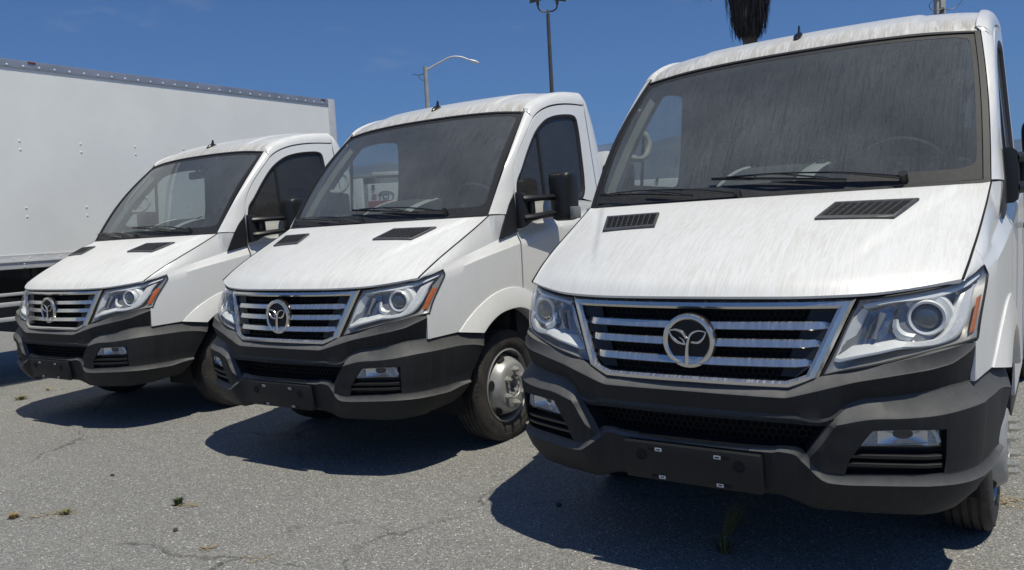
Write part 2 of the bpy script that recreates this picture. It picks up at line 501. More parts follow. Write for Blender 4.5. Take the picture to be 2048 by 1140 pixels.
# feature heights along the bumper (t = x in front, then y along the side)
f_top = tab([(0, .823), (.30, .820), (.381, .814), (.487, .858), (.608, .889), (.724, .917), (.872, .956), (.94, .97), (.972, .974), (.9725, .8235), (side_t(.606), .833), (side_t(.8), .806)])
f_bev = tab([(0, .793), (.373, .791), (.40, .797), (.607, .855), (.836, .898), (.899, .914), (.939, .940), (.966, .962), (.972, .968), (.9725, .8225), (side_t(.606), .832), (side_t(.8), .805)])
f_br1 = stab([(0, .714), (.40, .714), (.53, .715), (.555, .735), (.575, .753), (.613, .771), (.722, .786), (.834, .806), (.905, .819), (.963, .8195), (side_t(.45), .8225), (side_t(.606), .828), (side_t(.8), .800)])
f_br2 = stab([(0, .703), (.40, .703), (.53, .700), (.564, .706), (.60, .717), (.644, .726), (.759, .732), (.852, .743), (.937, .756), (side_t(.35), .756), (side_t(.61), .752), (side_t(.7), .742), (side_t(.8), .722)])
f_fog1 = stab([(0, .69), (.53, .686), (.675, .684), (.76, .688), (.85, .689), (.88, .688), (1.0, .685), (1.45, .66)])
f_lip = stab([(0, .585), (.334, .586), (.45, .591), (.501, .585), (.545, .557), (.608, .513), (.66, .507), (.76, .511), (.867, .517), (.935, .518), (side_t(.55), .520), (side_t(.66), .523), (side_t(.8), .52)])
f_liph = tab([(0, .008), (.45, .009), (.55, .014), (.62, .020), (.85, .024), (.93, .028), (side_t(.5), .03), (side_t(.62), .02), (side_t(.8), .008)])
f_bot = stab([(0, .404), (.3, .404), (.475, .398), (.52, .383), (.557, .368), (.676, .360), (.791, .357), (.865, .360), (.94, .366), (side_t(.5), .376), (side_t(.8), .39)])
f_end = tab([(.34, .535), (.40, .565), (.5, .62), (.6, .68), (.72, .755), (.80, .803), (.9, .83)])
cols = np.unique(np.round(np.r_[np.linspace(0, .36, 9), .373, .381, .40, np.linspace(.43, .52, 6), .53, .538, .552, .565, .58, .60, .62, .64, .66, .675, .70, .73, .76, .79, .82, .845, .855, .868, .876, .885, .90, .915, .93, .945, .962, .972, .9725, np.linspace(.99, 1.452, 16)], 4))
def bumper_rows(t):
    k = sstep(.525, .60, t); k2 = sstep(.53, .554, t); sd = sstep(.93, 1.02, t); en = sstep(1.25, 1.45, t)
    zt, zb, z1, z2, zf, zl, lh, zo = [f(t) for f in (f_top, f_bev, f_br1, f_br2, f_fog1, f_lip, f_liph, f_bot)]
    dt = lerp(-.040, -.012, sstep(.5, .93, t)); dt = lerp(dt, -.014, sd)
    db = lerp(0.0, -.014, sd)
    d1 = lerp(lerp(-.012, -.026, k), -.024, sd); d2 = lerp(-.020, .026, k2); d2 = lerp(d2, .020, sd) * lerp(1, .4, en)
    dl = lerp(-.028, .006, k); dl2 = lerp(-.018, .022, k)
    zf2 = zl + .010
    dbo = lerp(-.038, -.042, sstep(.45, .9, t)) - .02 * sd
    fl = .030 * en
    rows = [(zt, dt - .05), (zt, dt + fl), (zb + .0025, db - .004 + fl), (zb - .003, db + fl), (lerp(zb, z1, .5), lerp(db, d1, .5) + .001 + fl),
            (z1 + .010, d1 + fl), (z1 - .003, d1 + .004 + fl), (z2 + .006, d2 - .006 + fl), (z2 - .003, d2 + fl), (z2 - .014, d2 + .0005 + fl * .8),
            (zf, d2 - .002 + fl * .6), (lerp(zf, zf2, .33), d2 - .005 + fl * .5), (lerp(zf, zf2, .66), d2 - .009 + fl * .3), (zf2, dl - .002), (zl, dl),
            (zl - lh + .002, dl2 - .004), (zl - lh - .004, dl2), (lerp(zl - lh, zo, .5), lerp(dl2, dbo, .4)), (zo + .014, dbo), (zo, dbo - .012), (zo, dbo - .07)]
    return np.array(rows)
def bumper_point(t, z, d):
    bump_ = sstep(.30, .45, t) * (1 - sstep(.70, .83, t))
    tw = t + .66 * (np.clip(z, .55, .715) - .715) * bump_ * (z < .715)
    ye = f_end(np.clip(z, .34, .9))
    x, y = plan(tw, ye); e = 1e-3
    xa, ya = plan(tw - e, ye); xb, yb = plan(tw + e, ye)
    tx, ty = xb - xa, yb - ya; L = np.hypot(tx, ty) + 1e-12
    return np.array([x + d * ty / L, y - d * tx / L, z])
G = np.array([[bumper_point(t, z, d) for z, d in bumper_rows(t)] for t in cols])
full = np.concatenate([(G * [-1, 1, 1])[::-1][:-1], G])
nc = len(cols)
tcol = np.r_[-cols[::-1][:-1], cols]
def hole(i, j):
    tm = abs(tcol[i] + tcol[i + 1]) / 2
    if tm < .53 and 9 <= j < 13: return True
    if .675 < tm < .868 and 10 <= j < 13: return True
    return False
bmp = MB().grid(full, skip=hole)
bumper = obj("bumper", bmp, 'bumper', T_, angle=26)
# recess walls of the intake and the fog lamp bays
def bay(t0, t1, z_rows, dep, ns=14):
    """walls going back from the rim of a bumper opening"""
    tt = [t for t in cols if t0 - 1e-6 <= t <= t1 + 1e-6]
    rim = [G[list(cols).index(t)][z_rows[0]] for t in tt] + [G[list(cols).index(tt[-1])][j] for j in range(z_rows[0] + 1, z_rows[1] + 1)]
    rim += [G[list(cols).index(t)][z_rows[1]] for t in tt[::-1][1:]]
    if t0 > 0: rim += [G[list(cols).index(tt[0])][j] for j in range(z_rows[1] - 1, z_rows[0], -1)]
    return np.array(rim)
rim_f = bay(.675, .868, (10, 13), .05)
cen = rim_f.mean(0)
inn = (rim_f - cen) * [.93, 1, .93] + cen + np.array([-.012, .045, 0])
fogwall = MB().grid(np.stack([rim_f, inn]), cv=True); fogwall.poly(inn)
bothsides("fog_lamp_bay", fogwall, 'black', bumper)
rim_i = bay(0, .53, (9, 13), .08)
rim_i = np.concatenate([(rim_i * [-1, 1, 1])[::-1], rim_i])
cen = rim_i.mean(0)
inn = (rim_i - cen) * [.93, 1, .86] + cen + np.array([0, .075, .0])
iw = MB().grid(np.stack([rim_i, inn]))
obj("intake_duct", iw, 'black', bumper)
hm = MB(); hexmesh(hm, -.53, .53, .592, .712, .0155, .0026, lambda x, z: .040 + .20 * x * x, .010, lambda x, z: abs(x) < .45 + (z - .59) * .62)
obj("intake_honeycomb", hm, 'mesh', bumper, kind='stuff', fix=False)
ib = MB().grid(np.array([[(x, .085 + .2 * x * x, z) for x in np.linspace(-.56, .56, 9)] for z in (.56, .74)]))
obj("intake_backing", ib, 'dark', bumper)
# grooved step in front of the lower intake
st = MB()
for k in range(46):
    x = -.23 + k * .0102
    st.box((x, -.028 + .2 * x * x, .590), (x + .005, .03 + .2 * x * x, .5955))
obj("grooved_step", st, 'black', bumper, kind='stuff')
# --- number plate holder
ph = MB().box((-.285, -.060, .409), (.285, -.028, .568), .007)
def tilt(m): m.v = [(x, y + .006 + (.568 - z) * .16 + .20 * x * x * 0, z) for x, y, z in m.v]; return m
tilt(ph)
holder = obj("plate_holder", ph, 'plate', T_)
for sx in (-.205, .201):
    h = MB().lathe([(-.0625, .0235), (-.0625, .0195), (-.0605, .0185), (-.0602, .0)], 20, (sx, 0, .514), 'y'); obj("holder_hole", tilt(h), 'dark', holder)
for sx, sz, s in ((-.142, .544, -1), (-.137, .426, -1), (.133, .542, 1), (.135, .426, 1)):
    q = MB().box((min(sx, sx + s * .030), -.0612, sz - .007), (max(sx, sx + s * .030), -.055, sz + .007)); obj("holder_slot", tilt(q), 'dark', holder)
    c = MB()
    for a, b, z0, z1 in ((-.014, -.008, -.007, .007), (.008, .014, -.007, .007), (-.014, .014, .003, .007), (-.014, .014, -.007, -.003)):
        cx = sx - s * .015
        c.box((cx + a, -.0625, sz + z0), (cx + b, -.058, sz + z1))
    obj("holder_clip", tilt(c), 'clip', holder)

# --- grille
def gy(x, z): return -.012 + .25 * x * x + .20 * (z - .815)
def gpt(x, z, d=0.0): return (x, gy(x, z) - d, z)
go = [(0, 1.141), (.2, 1.141), (.4, 1.141), (.596, 1.141), (.537, 1.0), (.477, .857), (.43, .835), (.381, .816), (.2, .818), (0, .820)]
gi = [(0, 1.108), (.18, 1.108), (.36, 1.108), (.538, 1.108), (.487, .985), (.438, .868), (.405, .855), (.366, .843), (.19, .845), (0, .846)]
def sym(L, n):
    A = np.concatenate([resample(L[a:b + 1], k) [:-1] for a, b, k in n] + [[L[-1]]])
    return np.concatenate([A, (A * [-1, 1])[::-1][1:-1]])
seg = ((0, 3, 12), (3, 5, 8), (5, 7, 4), (7, 9, 8))
LO, LI = sym(go, seg), sym(gi, seg)
mid = LO * .45 + LI * .55
fr = MB().grid(np.array([[gpt(x, z, -.03) for x, z in LO], [gpt(x, z, .004) for x, z in LO], [gpt(x, z, .016) for x, z in lerp(LO, LI, .25)], [gpt(x, z, .018) for x, z in lerp(LO, LI, .7)],
                         [gpt(x, z, .010) for x, z in LI], [gpt(x, z, -.035) for x, z in LI]]), cv=True)
grille = obj("grille", fr, 'chrome', T_, angle=30)
def xin(z): return np.interp(z, [.846, .868, .985, 1.108], [.37, .438, .487, .538])
for z in (1.044, .979, .908):
    xe = xin(z) - .004
    xs = np.r_[-xe, -xe + .012, -xe + .05, np.linspace(-xe + .09, xe - .09, 15), xe - .05, xe - .012, xe]
    rows = []
    for x in xs:
        f = sstep(.0, .055, xe - abs(x)); d = lerp(-.012, .016, f)
        rows.append([(x, gy(x, z + b) - d + a, z + b) for a, b in ((.045, .015), (.012, .0165), (.004, .0145), (0, -.0115), (.005, -.0150), (.045, -.0150))])
    obj("grille_bar", MB().grid(np.array(rows)), 'chrome', grille, angle=28)
hm = MB(); hexmesh(hm, -.54, .54, .85, 1.11, .0145, .0026, lambda x, z: gy(x, z) + .028, .008, lambda x, z: abs(x) < xin(z) + .004)
obj("grille_honeycomb", hm, 'mesh', grille, kind='stuff', fix=False)
gb = MB().grid(np.array([[(x, gy(x, z) + .05, z) for x in np.linspace(-.60, .60, 13)] for z in np.linspace(.80, 1.15, 5)]))
obj("grille_backing", gb, 'dark', grille)
for s in (-1, 1):
    for z0, z1 in ((1.058, 1.104), (.992, 1.030), (.921, .965), (.857, .893)):
        c = MB(); zc = (z0 + z1) / 2; xe = xin(zc)
        c.prism([gpt(s * (xe - .10), z0, -.020), gpt(s * (xin(z0) - .004), z0, -.004), gpt(s * (xin(z1) - .004), z1, -.004), gpt(s * (xe - .085), z1, -.020)], (0, .012, 0))
        obj("grille_cheek", c, 'black', grille)
# --- round badge with two leaves on a stem
EZ = .984
ey0 = -.004
em = MB().lathe([(.075, .100), (.03, .112), (.012, .110), (.006, .104)], 48, (0, ey0, EZ), 'y')
emblem = obj("badge", em, 'gloss_black', T_)
rg = MB().lathe([(.010, .108), (-.002, .106), (-.006, .100), (-.006, .092), (-.001, .086), (.008, .085)], 56, (0, ey0, EZ), 'y'); obj("badge_ring", rg, 'chrome', emblem)
dc = MB().lathe([(.003, .088), (.002, .04), (.0015, .0005)], 40, (0, ey0, EZ), 'y'); obj("badge_disc", dc, 'plate', emblem)
def ep(L): return [((a - 1400) / 210 * .104, ey0 - .004, EZ + (448 - b) / 210 * .104) for a, b in L]
def leaf(L, w):
    P = spline(ep(L), 18); w = np.interp(np.linspace(0, 1, 18), [0, .5, 1], w); m = MB(); m.tube(P, w, 8, flat=.8, up=(0, 1, 0)); return m
for name, L, w in (("badge_leaf", [(1245, 366), (1300, 358), (1350, 375), (1392, 428)], (.0022, .0058, .0060)), ("badge_leaf", [(1245, 366), (1262, 410), (1310, 455), (1378, 474)], (.0022, .0068, .0040)),
                   ("badge_leaf", [(1330, 418), (1360, 438), (1378, 474)], (.0015, .004, .004)),
                   ("badge_leaf", [(1552, 370), (1530, 420), (1490, 455), (1428, 456)], (.0022, .0058, .0040)),
                   ("badge_stem", [(1552, 370), (1480, 364), (1425, 395), (1400, 460), (1390, 530), (1386, 640)], (.0022, .0065, .0095))):
    obj(name, leaf(L, w), 'chrome', emblem)

# --- bonnet
hx = np.array([0, .229, .459, .688, .80, .918]); hy = np.array([.015, .03, .079, .160, .222, .300]); hz = np.array([1.159, 1.158, 1.1565, 1.165, 1.178, 1.1965])
hfy, hfz = stab(np.c_[hx, hy]), stab(np.c_[hx, hz])
shut = spline([(.918, .300, 1.1965), (.930, .391, 1.251), (.938, .478, 1.298), (.945, .565, 1.341), (.950, .652, 1.382), (.954, .738, 1.422), (.958, .825, 1.463), (.961, .912, 1.505), (.964, .998, 1.548)], 41)
def cowl_y(x): return .905 + .093 * (abs(x) / .964) ** 2.2
def cowl_z(x): return 1.545 + .003 * (abs(x) / .964) ** 2
ctr = spline([(0, .015, 1.159), (0, .045, 1.196), (0, .12, 1.245), (0, .25, 1.310), (0, .40, 1.372), (0, .53, 1.419), (0, .69, 1.481), (0, .80, 1.516), (0, .905, 1.545)], 41)
def hood_point(s, v, lift=0.0):
    """s -1..1 across, v 0 front .. 1 rear"""
    i = v * 40; i0 = int(min(39, math.floor(i))); f = i - i0
    e = lerp(shut[i0], shut[i0 + 1], f); c = lerp(ctr[i0], ctr[i0 + 1], f)
    x = abs(s) * e[0]
    # depth: blend of the front edge curve and the cowl curve, matched to the side line
    yf, yr = hfy(min(x, .918)), cowl_y(x)
    w = (c[1] - .015) / (.905 - .015); we = (e[1] - .300) / (.998 - .300)
    ww = lerp(w, we, abs(s) ** 2)
    y = lerp(yf, yr, ww)
    xc = lerp(.60, .935, v ** 1.1)
    zf = hfz(min(x, .918)) - hfz(0)
    g = max(0.0, (x - xc) / max(e[0] - xc, .02)) ** 1.05 if x > xc else 0.0
    z = c[2] + (e[2] - c[2]) * lerp((zf / (hfz(.918) - hfz(0))), g, sstep(0, .22, v))
    # raised middle field with a soft step, fading out to the front
    x2 = lerp(.47, .88, v)
    z += .015 * (1 - sstep(x2 - .008, x2 + .018, x)) * sstep(.10, .45, v) * (1 - sstep(.93, 1, v))
    z += .012 * (1 - (x / e[0]) ** 2) * math.sin(math.pi * v) * .6
    return np.array([math.copysign(x, s) if s else 0.0, y, z + lift])
ss = np.unique(np.round(np.r_[np.linspace(-1, 1, 121), -.995, .995], 4)); vv = np.unique(np.r_[np.linspace(0, .1, 8), np.linspace(.1, 1, 46)])
HG = np.array([[hood_point(s, v) for s in ss] for v in vv])
hb = MB(); flange(hb, HG, .018, flip=True)
lipf = HG[0] + [0, .030, -.012]; hb.grid(np.stack([HG[0], HG[0] + [0, .006, -.010], lipf]))
hood = obj("bonnet", hb, 'hood', T_, angle=25)
obj("bonnet_dark_backing", MB().grid(HG * [.985, 1, 1] + [0, .02, -.035]), 'dark', hood)  # dark copy added under the bonnet so its gaps read as shade
# bonnet vents: frame, bars and zigzag slats over a black pan
def hood_xy(x, y):
    lo, hi = 0.0, 1.0
    for _ in range(30):
        v = (lo + hi) / 2; e = np.interp(v * 40, range(41), shut[:, 0]); p = hood_point(x / e, v)
        if p[1] < y: lo = v
        else: hi = v
    return p
def vent(sgn):
    q = [hood_xy(*t) for t in ((.362, .52), (.408, .685), (.728, .742), (.660, .560))]       # front inner, rear inner, rear outer, front outer
    def P(u, w, h=0.0):
        a = lerp(np.array(q[0]), np.array(q[3]), u); b = lerp(np.array(q[1]), np.array(q[2]), u); return (lerp(a, b, w) + [0, 0, h + .006]) * [sgn, 1, 1]
    def ring(u0, w0, h): 
        L = [(u0, w0), (.25, w0), (.5, w0), (.75, w0), (1 - u0, w0), (1 - u0, .5), (1 - u0, 1 - w0), (.75, 1 - w0), (.5, 1 - w0), (.25, 1 - w0), (u0, 1 - w0), (u0, .5)]
        return np.array([P(u, w, h) for u, w in L])
    f = MB().grid(np.stack([ring(0, 0, -.004), ring(0, 0, .004), ring(.012, .03, .008), ring(.04, .10, .008), ring(.05, .12, -.002)]), cv=True)
    fo = obj("bonnet_vent", f, 'vent', T_)
    pan = MB().grid(np.array([[P(u, w, .0025) for u in np.linspace(.02, .98, 9)] for w in np.linspace(.04, .96, 4)])); obj("vent_pan", pan, 'dark', fo)
    for k in range(1, 9):
        b = MB(); u = .05 + .90 * k / 9
        rows = [[P(u - .007, w, .002), P(u - .006, w, .009), P(u + .006, w, .009), P(u + .007, w, .002)] for w in np.linspace(.10, .90, 5)]
        obj("vent_bar", b.grid(np.array(rows)), 'vent', fo)
    z = MB()
    for k in range(9):
        u0 = .05 + .90 * k / 9
        for j in range(5):
            w = .16 + j * .155
            rows = [[P(u0 + a * .1, w + b_ - .02, .003), P(u0 + a * .1, w + b_ + .02, .006), P(u0 + a * .1, w + b_ + .035, .003)] for a, b_ in ((0, 0), (.5, .07), (1, 0))]
            z.grid(np.array(rows))
    obj("vent_slats", z, 'mesh', fo, kind='stuff')
    # pressed scoop edge behind the vent
    return fo
vent(1); vent(-1)

# --- fender
O_ = stab([(.31, .962), (.334, .966), (.47, .986), (.6, 1.005), (.76, 1.017), (1.0, 1.026), (1.3, 1.030), (2.7, 1.030)])
zc_ = tab([(.31, 1.13), (.46, 1.201), (.80, 1.270), (1.257, 1.345), (1.66, 1.43), (2.5, 1.50)])
zu_ = tab([(.31, 1.20), (.424, 1.237), (.641, 1.289), (1.04, 1.381), (1.278, 1.424), (1.66, 1.497), (2.5, 1.56)])
def glassx(z): return 1.012 - .085 * (z - 1.45)
sh_x, sh_z = tab(shut[:, [1, 0]]), tab(shut[:, [1, 2]])
hl_low = tab([(.334, .980), (.36, 1.04), (.40, 1.105), (.44, 1.155), (.475, 1.199)])          # rear edge of the headlamp
arch_o = stab([(.565, .828), (.63, .885), (.697, .93), (.78, .974), (.872, 1.013), (1.0, 1.045), (1.13, 1.054), (1.25, 1.040), (1.38, .995), (1.50, .92), (1.60, .828), (1.64, .76)])
arch_i = stab([(.765, .800), (.82, .838), (.885, .872), (.976, .902), (1.06, .914), (1.14, .917), (1.22, .912), (1.32, .882), (1.42, .83), (1.50, .76), (1.55, .68)])
f_bottom = tab([(.31, .8255), (.565, .8335)])
def sideX(y, z):
    """outer skin of fender and door below the glass"""
    o = O_(y); a, b = zc_(y), zu_(y); ins = lerp(.014, .034, sstep(.45, .85, y))
    if z <= a: return o - .012 * sstep(a, .6, z) ** 1.5 - .002
    if z <= b: return o - ins * (z - a) / (b - a) - .002
    if y < 1.0:
        zs, xs = sh_z(max(y, .30)), sh_x(max(y, .30)) + .004
        f = np.clip((z - b) / max(zs - b, .01), 0, 1)
        return lerp(o - ins - .002, xs, f ** 1.6)
    return lerp(o - ins - .002, glassx(z), sstep(b, 1.60, z))
fd = MB()
ys = np.unique(np.round(np.r_[.312, .334, np.linspace(.335, .475, 9), .4755, np.linspace(.49, .565, 4), np.linspace(.565, 1.276, 34)], 4))
low = []
def zlo(y): return f_bottom(y) if y <= .565 else arch_o(y) - .012
def zhi(y):
    if y <= .334: return .972
    if y <= .475: return hl_low(y) - .002
    if y <= .998: return sh_z(y)
    if y <= 1.15: return 1.548
    return lerp(1.548, 1.50, (y - 1.15) / .126)
rows = []
for y in ys:
    a, b = zlo(y), zhi(y); c1, c2 = np.clip(zc_(y), a, b), np.clip(zu_(y), a, b)
    zz = np.r_[np.linspace(a, c1, 9), np.linspace(c1, c2, 4)[1:], np.linspace(c2, b, 9)[1:]]
    rows.append([(sideX(y, z), y, z) for z in zz])
rows = np.array(rows)
# round the fender front over the corner above the bumper
flange(fd, rows, .015)
rows2 = []
for y in np.linspace(.306, .4752, 12):
    xh, zh = np.interp(y, [.30, .37, .475], [.918, .944, .9745]), np.interp(y, [.30, .37, .475], [1.184, 1.204, 1.233])
    xs, zs = sh_x(max(y, .30)) + .004, sh_z(max(y, .30))
    rows2.append([(lerp(xh, xs, f) + .006 * math.sin(math.pi * f), y, lerp(zh, zs, f)) for f in np.linspace(0, 1, 5)])
flange(fd, np.array(rows2), .012)
fR, fL = bothsides("fender", fd, 'paint', T_, angle=24)
fi = MB().grid(np.array([[(min(sideX(y, z), .955) - .05, y, z) for z in np.linspace(.86 if y < .565 else max(.86, arch_o(y) - .02), min(1.45, (hl_low(y) - .06 if y < .475 else sh_z(min(y, .99)) - .10)), 8)] for y in np.linspace(.36, 1.3, 12)]))
bothsides("fender_dark_backing", fi, 'dark', T_)  # dark inner copy of the fender, added to shade the panel gaps
# wheel arch flare
fl = MB(); rows = []
for k in np.linspace(0, 1, 30):
    yo = lerp(.566, 1.66, k); yi = lerp(.766, 1.55, k)
    zo_, zi = (arch_o(yo) if yo < 1.64 else .75), arch_i(yi)
    zo_ += .003
    xo = sideX(yo, min(zo_, 1.2)) if yo > .47 else O_(yo)
    rows.append([(xo - .006, yo, zo_ + .002), (xo + .006, yo + (yi - yo) * .03, zo_ - .001), (lerp(xo, 1.05, .55) + .004, lerp(yo, yi, .45), lerp(zo_, zi, .45)), (1.047, lerp(yo, yi, .93), lerp(zo_, zi, .93)),
                 (1.047, yi, zi), (1.035, yi, zi - .006), (.93, yi, zi)])
fl.grid(np.array(rows))
bothsides("wheel_arch_flare", fl, 'paint', T_, angle=30)
wl_ = MB().grid(np.array([[(x, 1.14 + .49 * math.cos(a), .40 + .50 * math.sin(a)) for x in (.93, .80, .62)] for a in np.linspace(-.25, math.pi + .25, 20)]))
wl_.grid(np.array([[(.62, 1.14 + r * math.cos(a), .40 + r * math.sin(a)) for r in (.5, .02)] for a in np.linspace(-.25, math.pi + .25, 20)]))
bothsides("wheel_arch_liner", wl_, 'dark', T_)
# --- headlamps
top = spline([(.604, .150, 1.136), (.70, .172, 1.147), (.80, .228, 1.161), (.88, .290, 1.177), (.925, .345, 1.193), (.955, .415, 1.213), (.976, .470, 1.231)], 28)
bot = spline([(.484, .066, .861), (.56, .062, .885), (.66, .085, .908), (.76, .130, .933), (.86, .190, .959), (.92, .250, .972), (.963, .332, .981)], 28)
inn_ = spline([(.484, .066, .861), (.53, .095, .96), (.570, .120, 1.06), (.604, .150, 1.136)], 14)
out_ = np.concatenate([spline([(.963, .332, .981), (.969, .362, 1.045), (.977, .405, 1.11), (.984, .450, 1.17), (.986, .473, 1.199)], 11), np.array([(.983, .4725, 1.21), (.979, .4715, 1.22), (.976, .470, 1.231)])])
def coons(b, t, l, r, bulge):
    nu, nv = len(b), len(l); u = np.linspace(0, 1, nu)[None, :, None]; v = np.linspace(0, 1, nv)[:, None, None]
    P = (1 - v) * b[None] + v * t[None] + (1 - u) * l[:, None] + u * r[:, None] - ((1 - u) * (1 - v) * b[0] + u * (1 - v) * b[-1] + (1 - u) * v * t[0] + u * v * t[-1])
    du, dv = np.gradient(P, axis=1), np.gradient(P, axis=0); n = np.cross(du, dv); n /= np.linalg.norm(n, axis=2)[..., None] + 1e-9
    if n[..., 1].mean() > 0: n = -n
    k = np.minimum(1, 6 * u * (1 - u)) * np.minimum(1, 6 * v * (1 - v))
    return P + n * bulge * k, n
LG, LN = coons(bot, top, inn_, out_, .012)
def lamp_at(u, v, d):
    i, j = v * (len(LG) - 1), u * (len(LG[0]) - 1); i0, j0 = min(int(i), len(LG) - 2), min(int(j), len(LG[0]) - 2); f, g = i - i0, j - j0
    def b(A): return (A[i0, j0] * (1 - f) * (1 - g) + A[i0 + 1, j0] * f * (1 - g) + A[i0, j0 + 1] * (1 - f) * g + A[i0 + 1, j0 + 1] * f * g)
    return b(LG) - b(LN) * d
lens = MB().grid(LG)
# bowl behind the lens
def bowl(dep, n1=12, n2=24): return np.array([[lamp_at(u, v, dep(u, v)) for u in np.linspace(.0, 1, n2)] for v in np.linspace(0, 1, n1)])
base_grid = bowl(lambda u, v: .002 + .055 * min(1, 9 * u * (1 - u)) * min(1, 8 * v * (1 - v)))
hb_ = MB().grid(base_grid)
pc = np.array([.812, .236, 1.063])
def headlight_parts(sgn):
    mir = (lambda m: m) if sgn > 0 else (lambda m: m.mirrored())
    lamp = obj("headlight", mir(hb_), 'lamp_base', T_)
    # dark reflector bay between the pale frame and the projector
    ra = resample([(.085, .84), (.26, .84)], 9); rb = resample([(.065, .385), (.24, .34), (.385, .345)], 9)
    d = MB().grid(np.array([[lamp_at(*lerp(a, b, t), .050) for a, b in zip(ra, rb)] for t in np.linspace(0, 1, 7)]))
    obj("reflector", mir(d), 'lamp_dark', lamp)
    r_ = MB().tube([lamp_at(.225, .40, .036), lamp_at(.22, .52, .030), lamp_at(.21, .74, .036)], [.009, .006, .015], 8); obj("bulb_stem", mir(r_), 'lamp_base', lamp)
    for uu in (.12, .16, .29):
        r_ = MB().grid(np.array([[lamp_at(uu + .03 * (1 - v) + o, v, .046 - .008 * k) for k, o in enumerate((0, .010, .020))] for v in np.linspace(.44, .76, 4)])); obj("reflector_facet", mir(r_), 'lamp_dark', lamp)
    # projector with its bezel and shroud
    def turned(prof, n=40):
        m = MB().lathe(prof, n, (0, 0, 0), 'y'); V = np.array(m.v); a = R(12); c, s_ = math.cos(a), math.sin(a)
        V = np.stack([V[:, 0] * c - V[:, 1] * s_, V[:, 0] * s_ + V[:, 1] * c, V[:, 2]], 1) + pc; m.v = [tuple(p) for p in V]; return m
    obj("projector_shroud", mir(turned([(.065, .098), (.035, .094), (.018, .086), (.016, .066)])), 'silver', lamp)
    obj("projector_ring", mir(turned([(.03, .064), (-.004, .066), (-.012, .060), (-.008, .052), (.012, .049)])), 'silver', lamp)
    obj("projector_lens", mir(turned([(.016, .050), (.004, .046), (-.006, .036), (-.012, .022), (-.014, .0005)])), 'proj', lamp)
    # pale frame down the inner side and along the floor, sloping back to the reflector, then a light guide up the outer side
    fo_ = np.concatenate([resample([(.045, .88), (.012, .72), (.004, .49), (.012, .21)], 14), resample([(.012, .21), (.05, .165), (.24, .155), (.42, .15), (.56, .10)], 18)[1:]])
    fi_ = np.concatenate([resample([(.095, .85), (.100, .62), (.075, .40)], 14), resample([(.075, .40), (.24, .345), (.38, .335), (.50, .26)], 18)[1:]])
    rows = [[lamp_at(*(a * (1 - t) + b * t), dd) for a, b in zip(fo_, fi_)] for t, dd in ((0, .032), (0, .013), (.16, .011), (.93, .040), (1, .052))]
    obj("lamp_frame", mir(MB().grid(np.array(rows))), 'silver', lamp, angle=25)
    go_ = spline([(.44, .155), (.58, .085), (.70, .055), (.80, .09), (.855, .25), (.865, .42), (.855, .58), (.87, .74)], 30); gi2 = spline([(.46, .225), (.58, .175), (.66, .165), (.70, .235), (.715, .36), (.72, .50), (.725, .62), (.735, .70)], 30)
    rows = [[lamp_at(*(a * (1 - t) + b * t), dd) for a, b in zip(go_, gi2)] for t, dd in ((0, .030), (0, .012), (.2, .010), (.8, .016), (1, .022), (1, .045))]
    obj("light_guide", mir(MB().grid(np.array(rows))), 'white_trim', lamp, angle=25)
    to_ = spline([(.015, .985), (.23, .985), (.48, .955), (.70, .93), (.97, .95)], 26); ti_ = spline([(.06, .875), (.24, .875), (.48, .80), (.68, .77), (.93, .82)], 26)
    rows = [[lamp_at(*(a * (1 - t) + b * t), dd) for a, b in zip(to_, ti_)] for t, dd in ((0, .022), (.5, .012), (.9, .012), (1, .020), (1, .045))]
    obj("upper_trim", mir(MB().grid(np.array(rows))), 'silver', lamp, angle=25)
    co_ = spline([(.30, .62), (.335, .44), (.41, .30), (.48, .235)], 14); ci_ = spline([(.335, .60), (.38, .46), (.45, .36), (.50, .32)], 14)
    obj("shroud_fin", mir(MB().grid(np.array([[lamp_at(*(a * (1 - t) + b * t), dd) for a, b in zip(co_, ci_)] for t, dd in ((0, .034), (.5, .022), (1, .030))]))), 'silver', lamp)
    am = [(.949, .336, 1.117), (.970, .398, 1.126), (.966, .335, 1.007), (.933, .276, 1.003)]
    ag = np.array([[lamp_at(u, v, .006) for u in np.linspace(lerp(.905, .900, w), lerp(.965, .978, w), 5)] for w, v in zip(np.linspace(0, 1, 6), np.linspace(.09, .53, 6))])
    a_ = MB().grid(ag); obj("side_reflector", mir(a_), 'amber', lamp)
    obj("lamp_cover", mir(lens), 'lamp_glass', lamp)
    rim = np.concatenate([LG[0], LG[1:, -1], LG[-1, ::-1][1:], LG[::-1, 0][1:-1]]); rin = np.concatenate([[lamp_at(u, .0, .0) for u in np.linspace(0, 1, len(LG[0]))]])
    g = MB().tube(np.vstack([rim, rim[:1]]), .0045, 6, caps=False); obj("lamp_gasket", mir(g), 'rubber', lamp)
    return lamp
headlight_parts(1); headlight_parts(-1)
# dark backing strip added as shade between bonnet edge and lamps / grille
chn = MB().grid(np.array([[(x, float(hfy(min(abs(x), .918))) + b + (0 if abs(x) < .6 else .02), float(hfz(min(abs(x), .918))) + c) for x in np.linspace(-.90, .90, 41)] for b, c in ((.012, -.010), (.05, -.03), (.09, -.08))]))
obj("bonnet_gap_backing", chn, 'dark', T_)

# black tubes along the shut lines stand in for the gaps' shade
gp = MB().tube(shut[::2] + [.0035, 0, -.0005], np.linspace(.0052, .0036, 21), 6); bothsides("bonnet_gap_shade", gp, 'dark', T_)
gp = MB().tube([(.968, 1.000, 1.5495), (.985, 1.06, 1.5515), (1.004, 1.140, 1.5525)], .0026, 6); bothsides("cowl_seam", gp, 'rubber', T_)
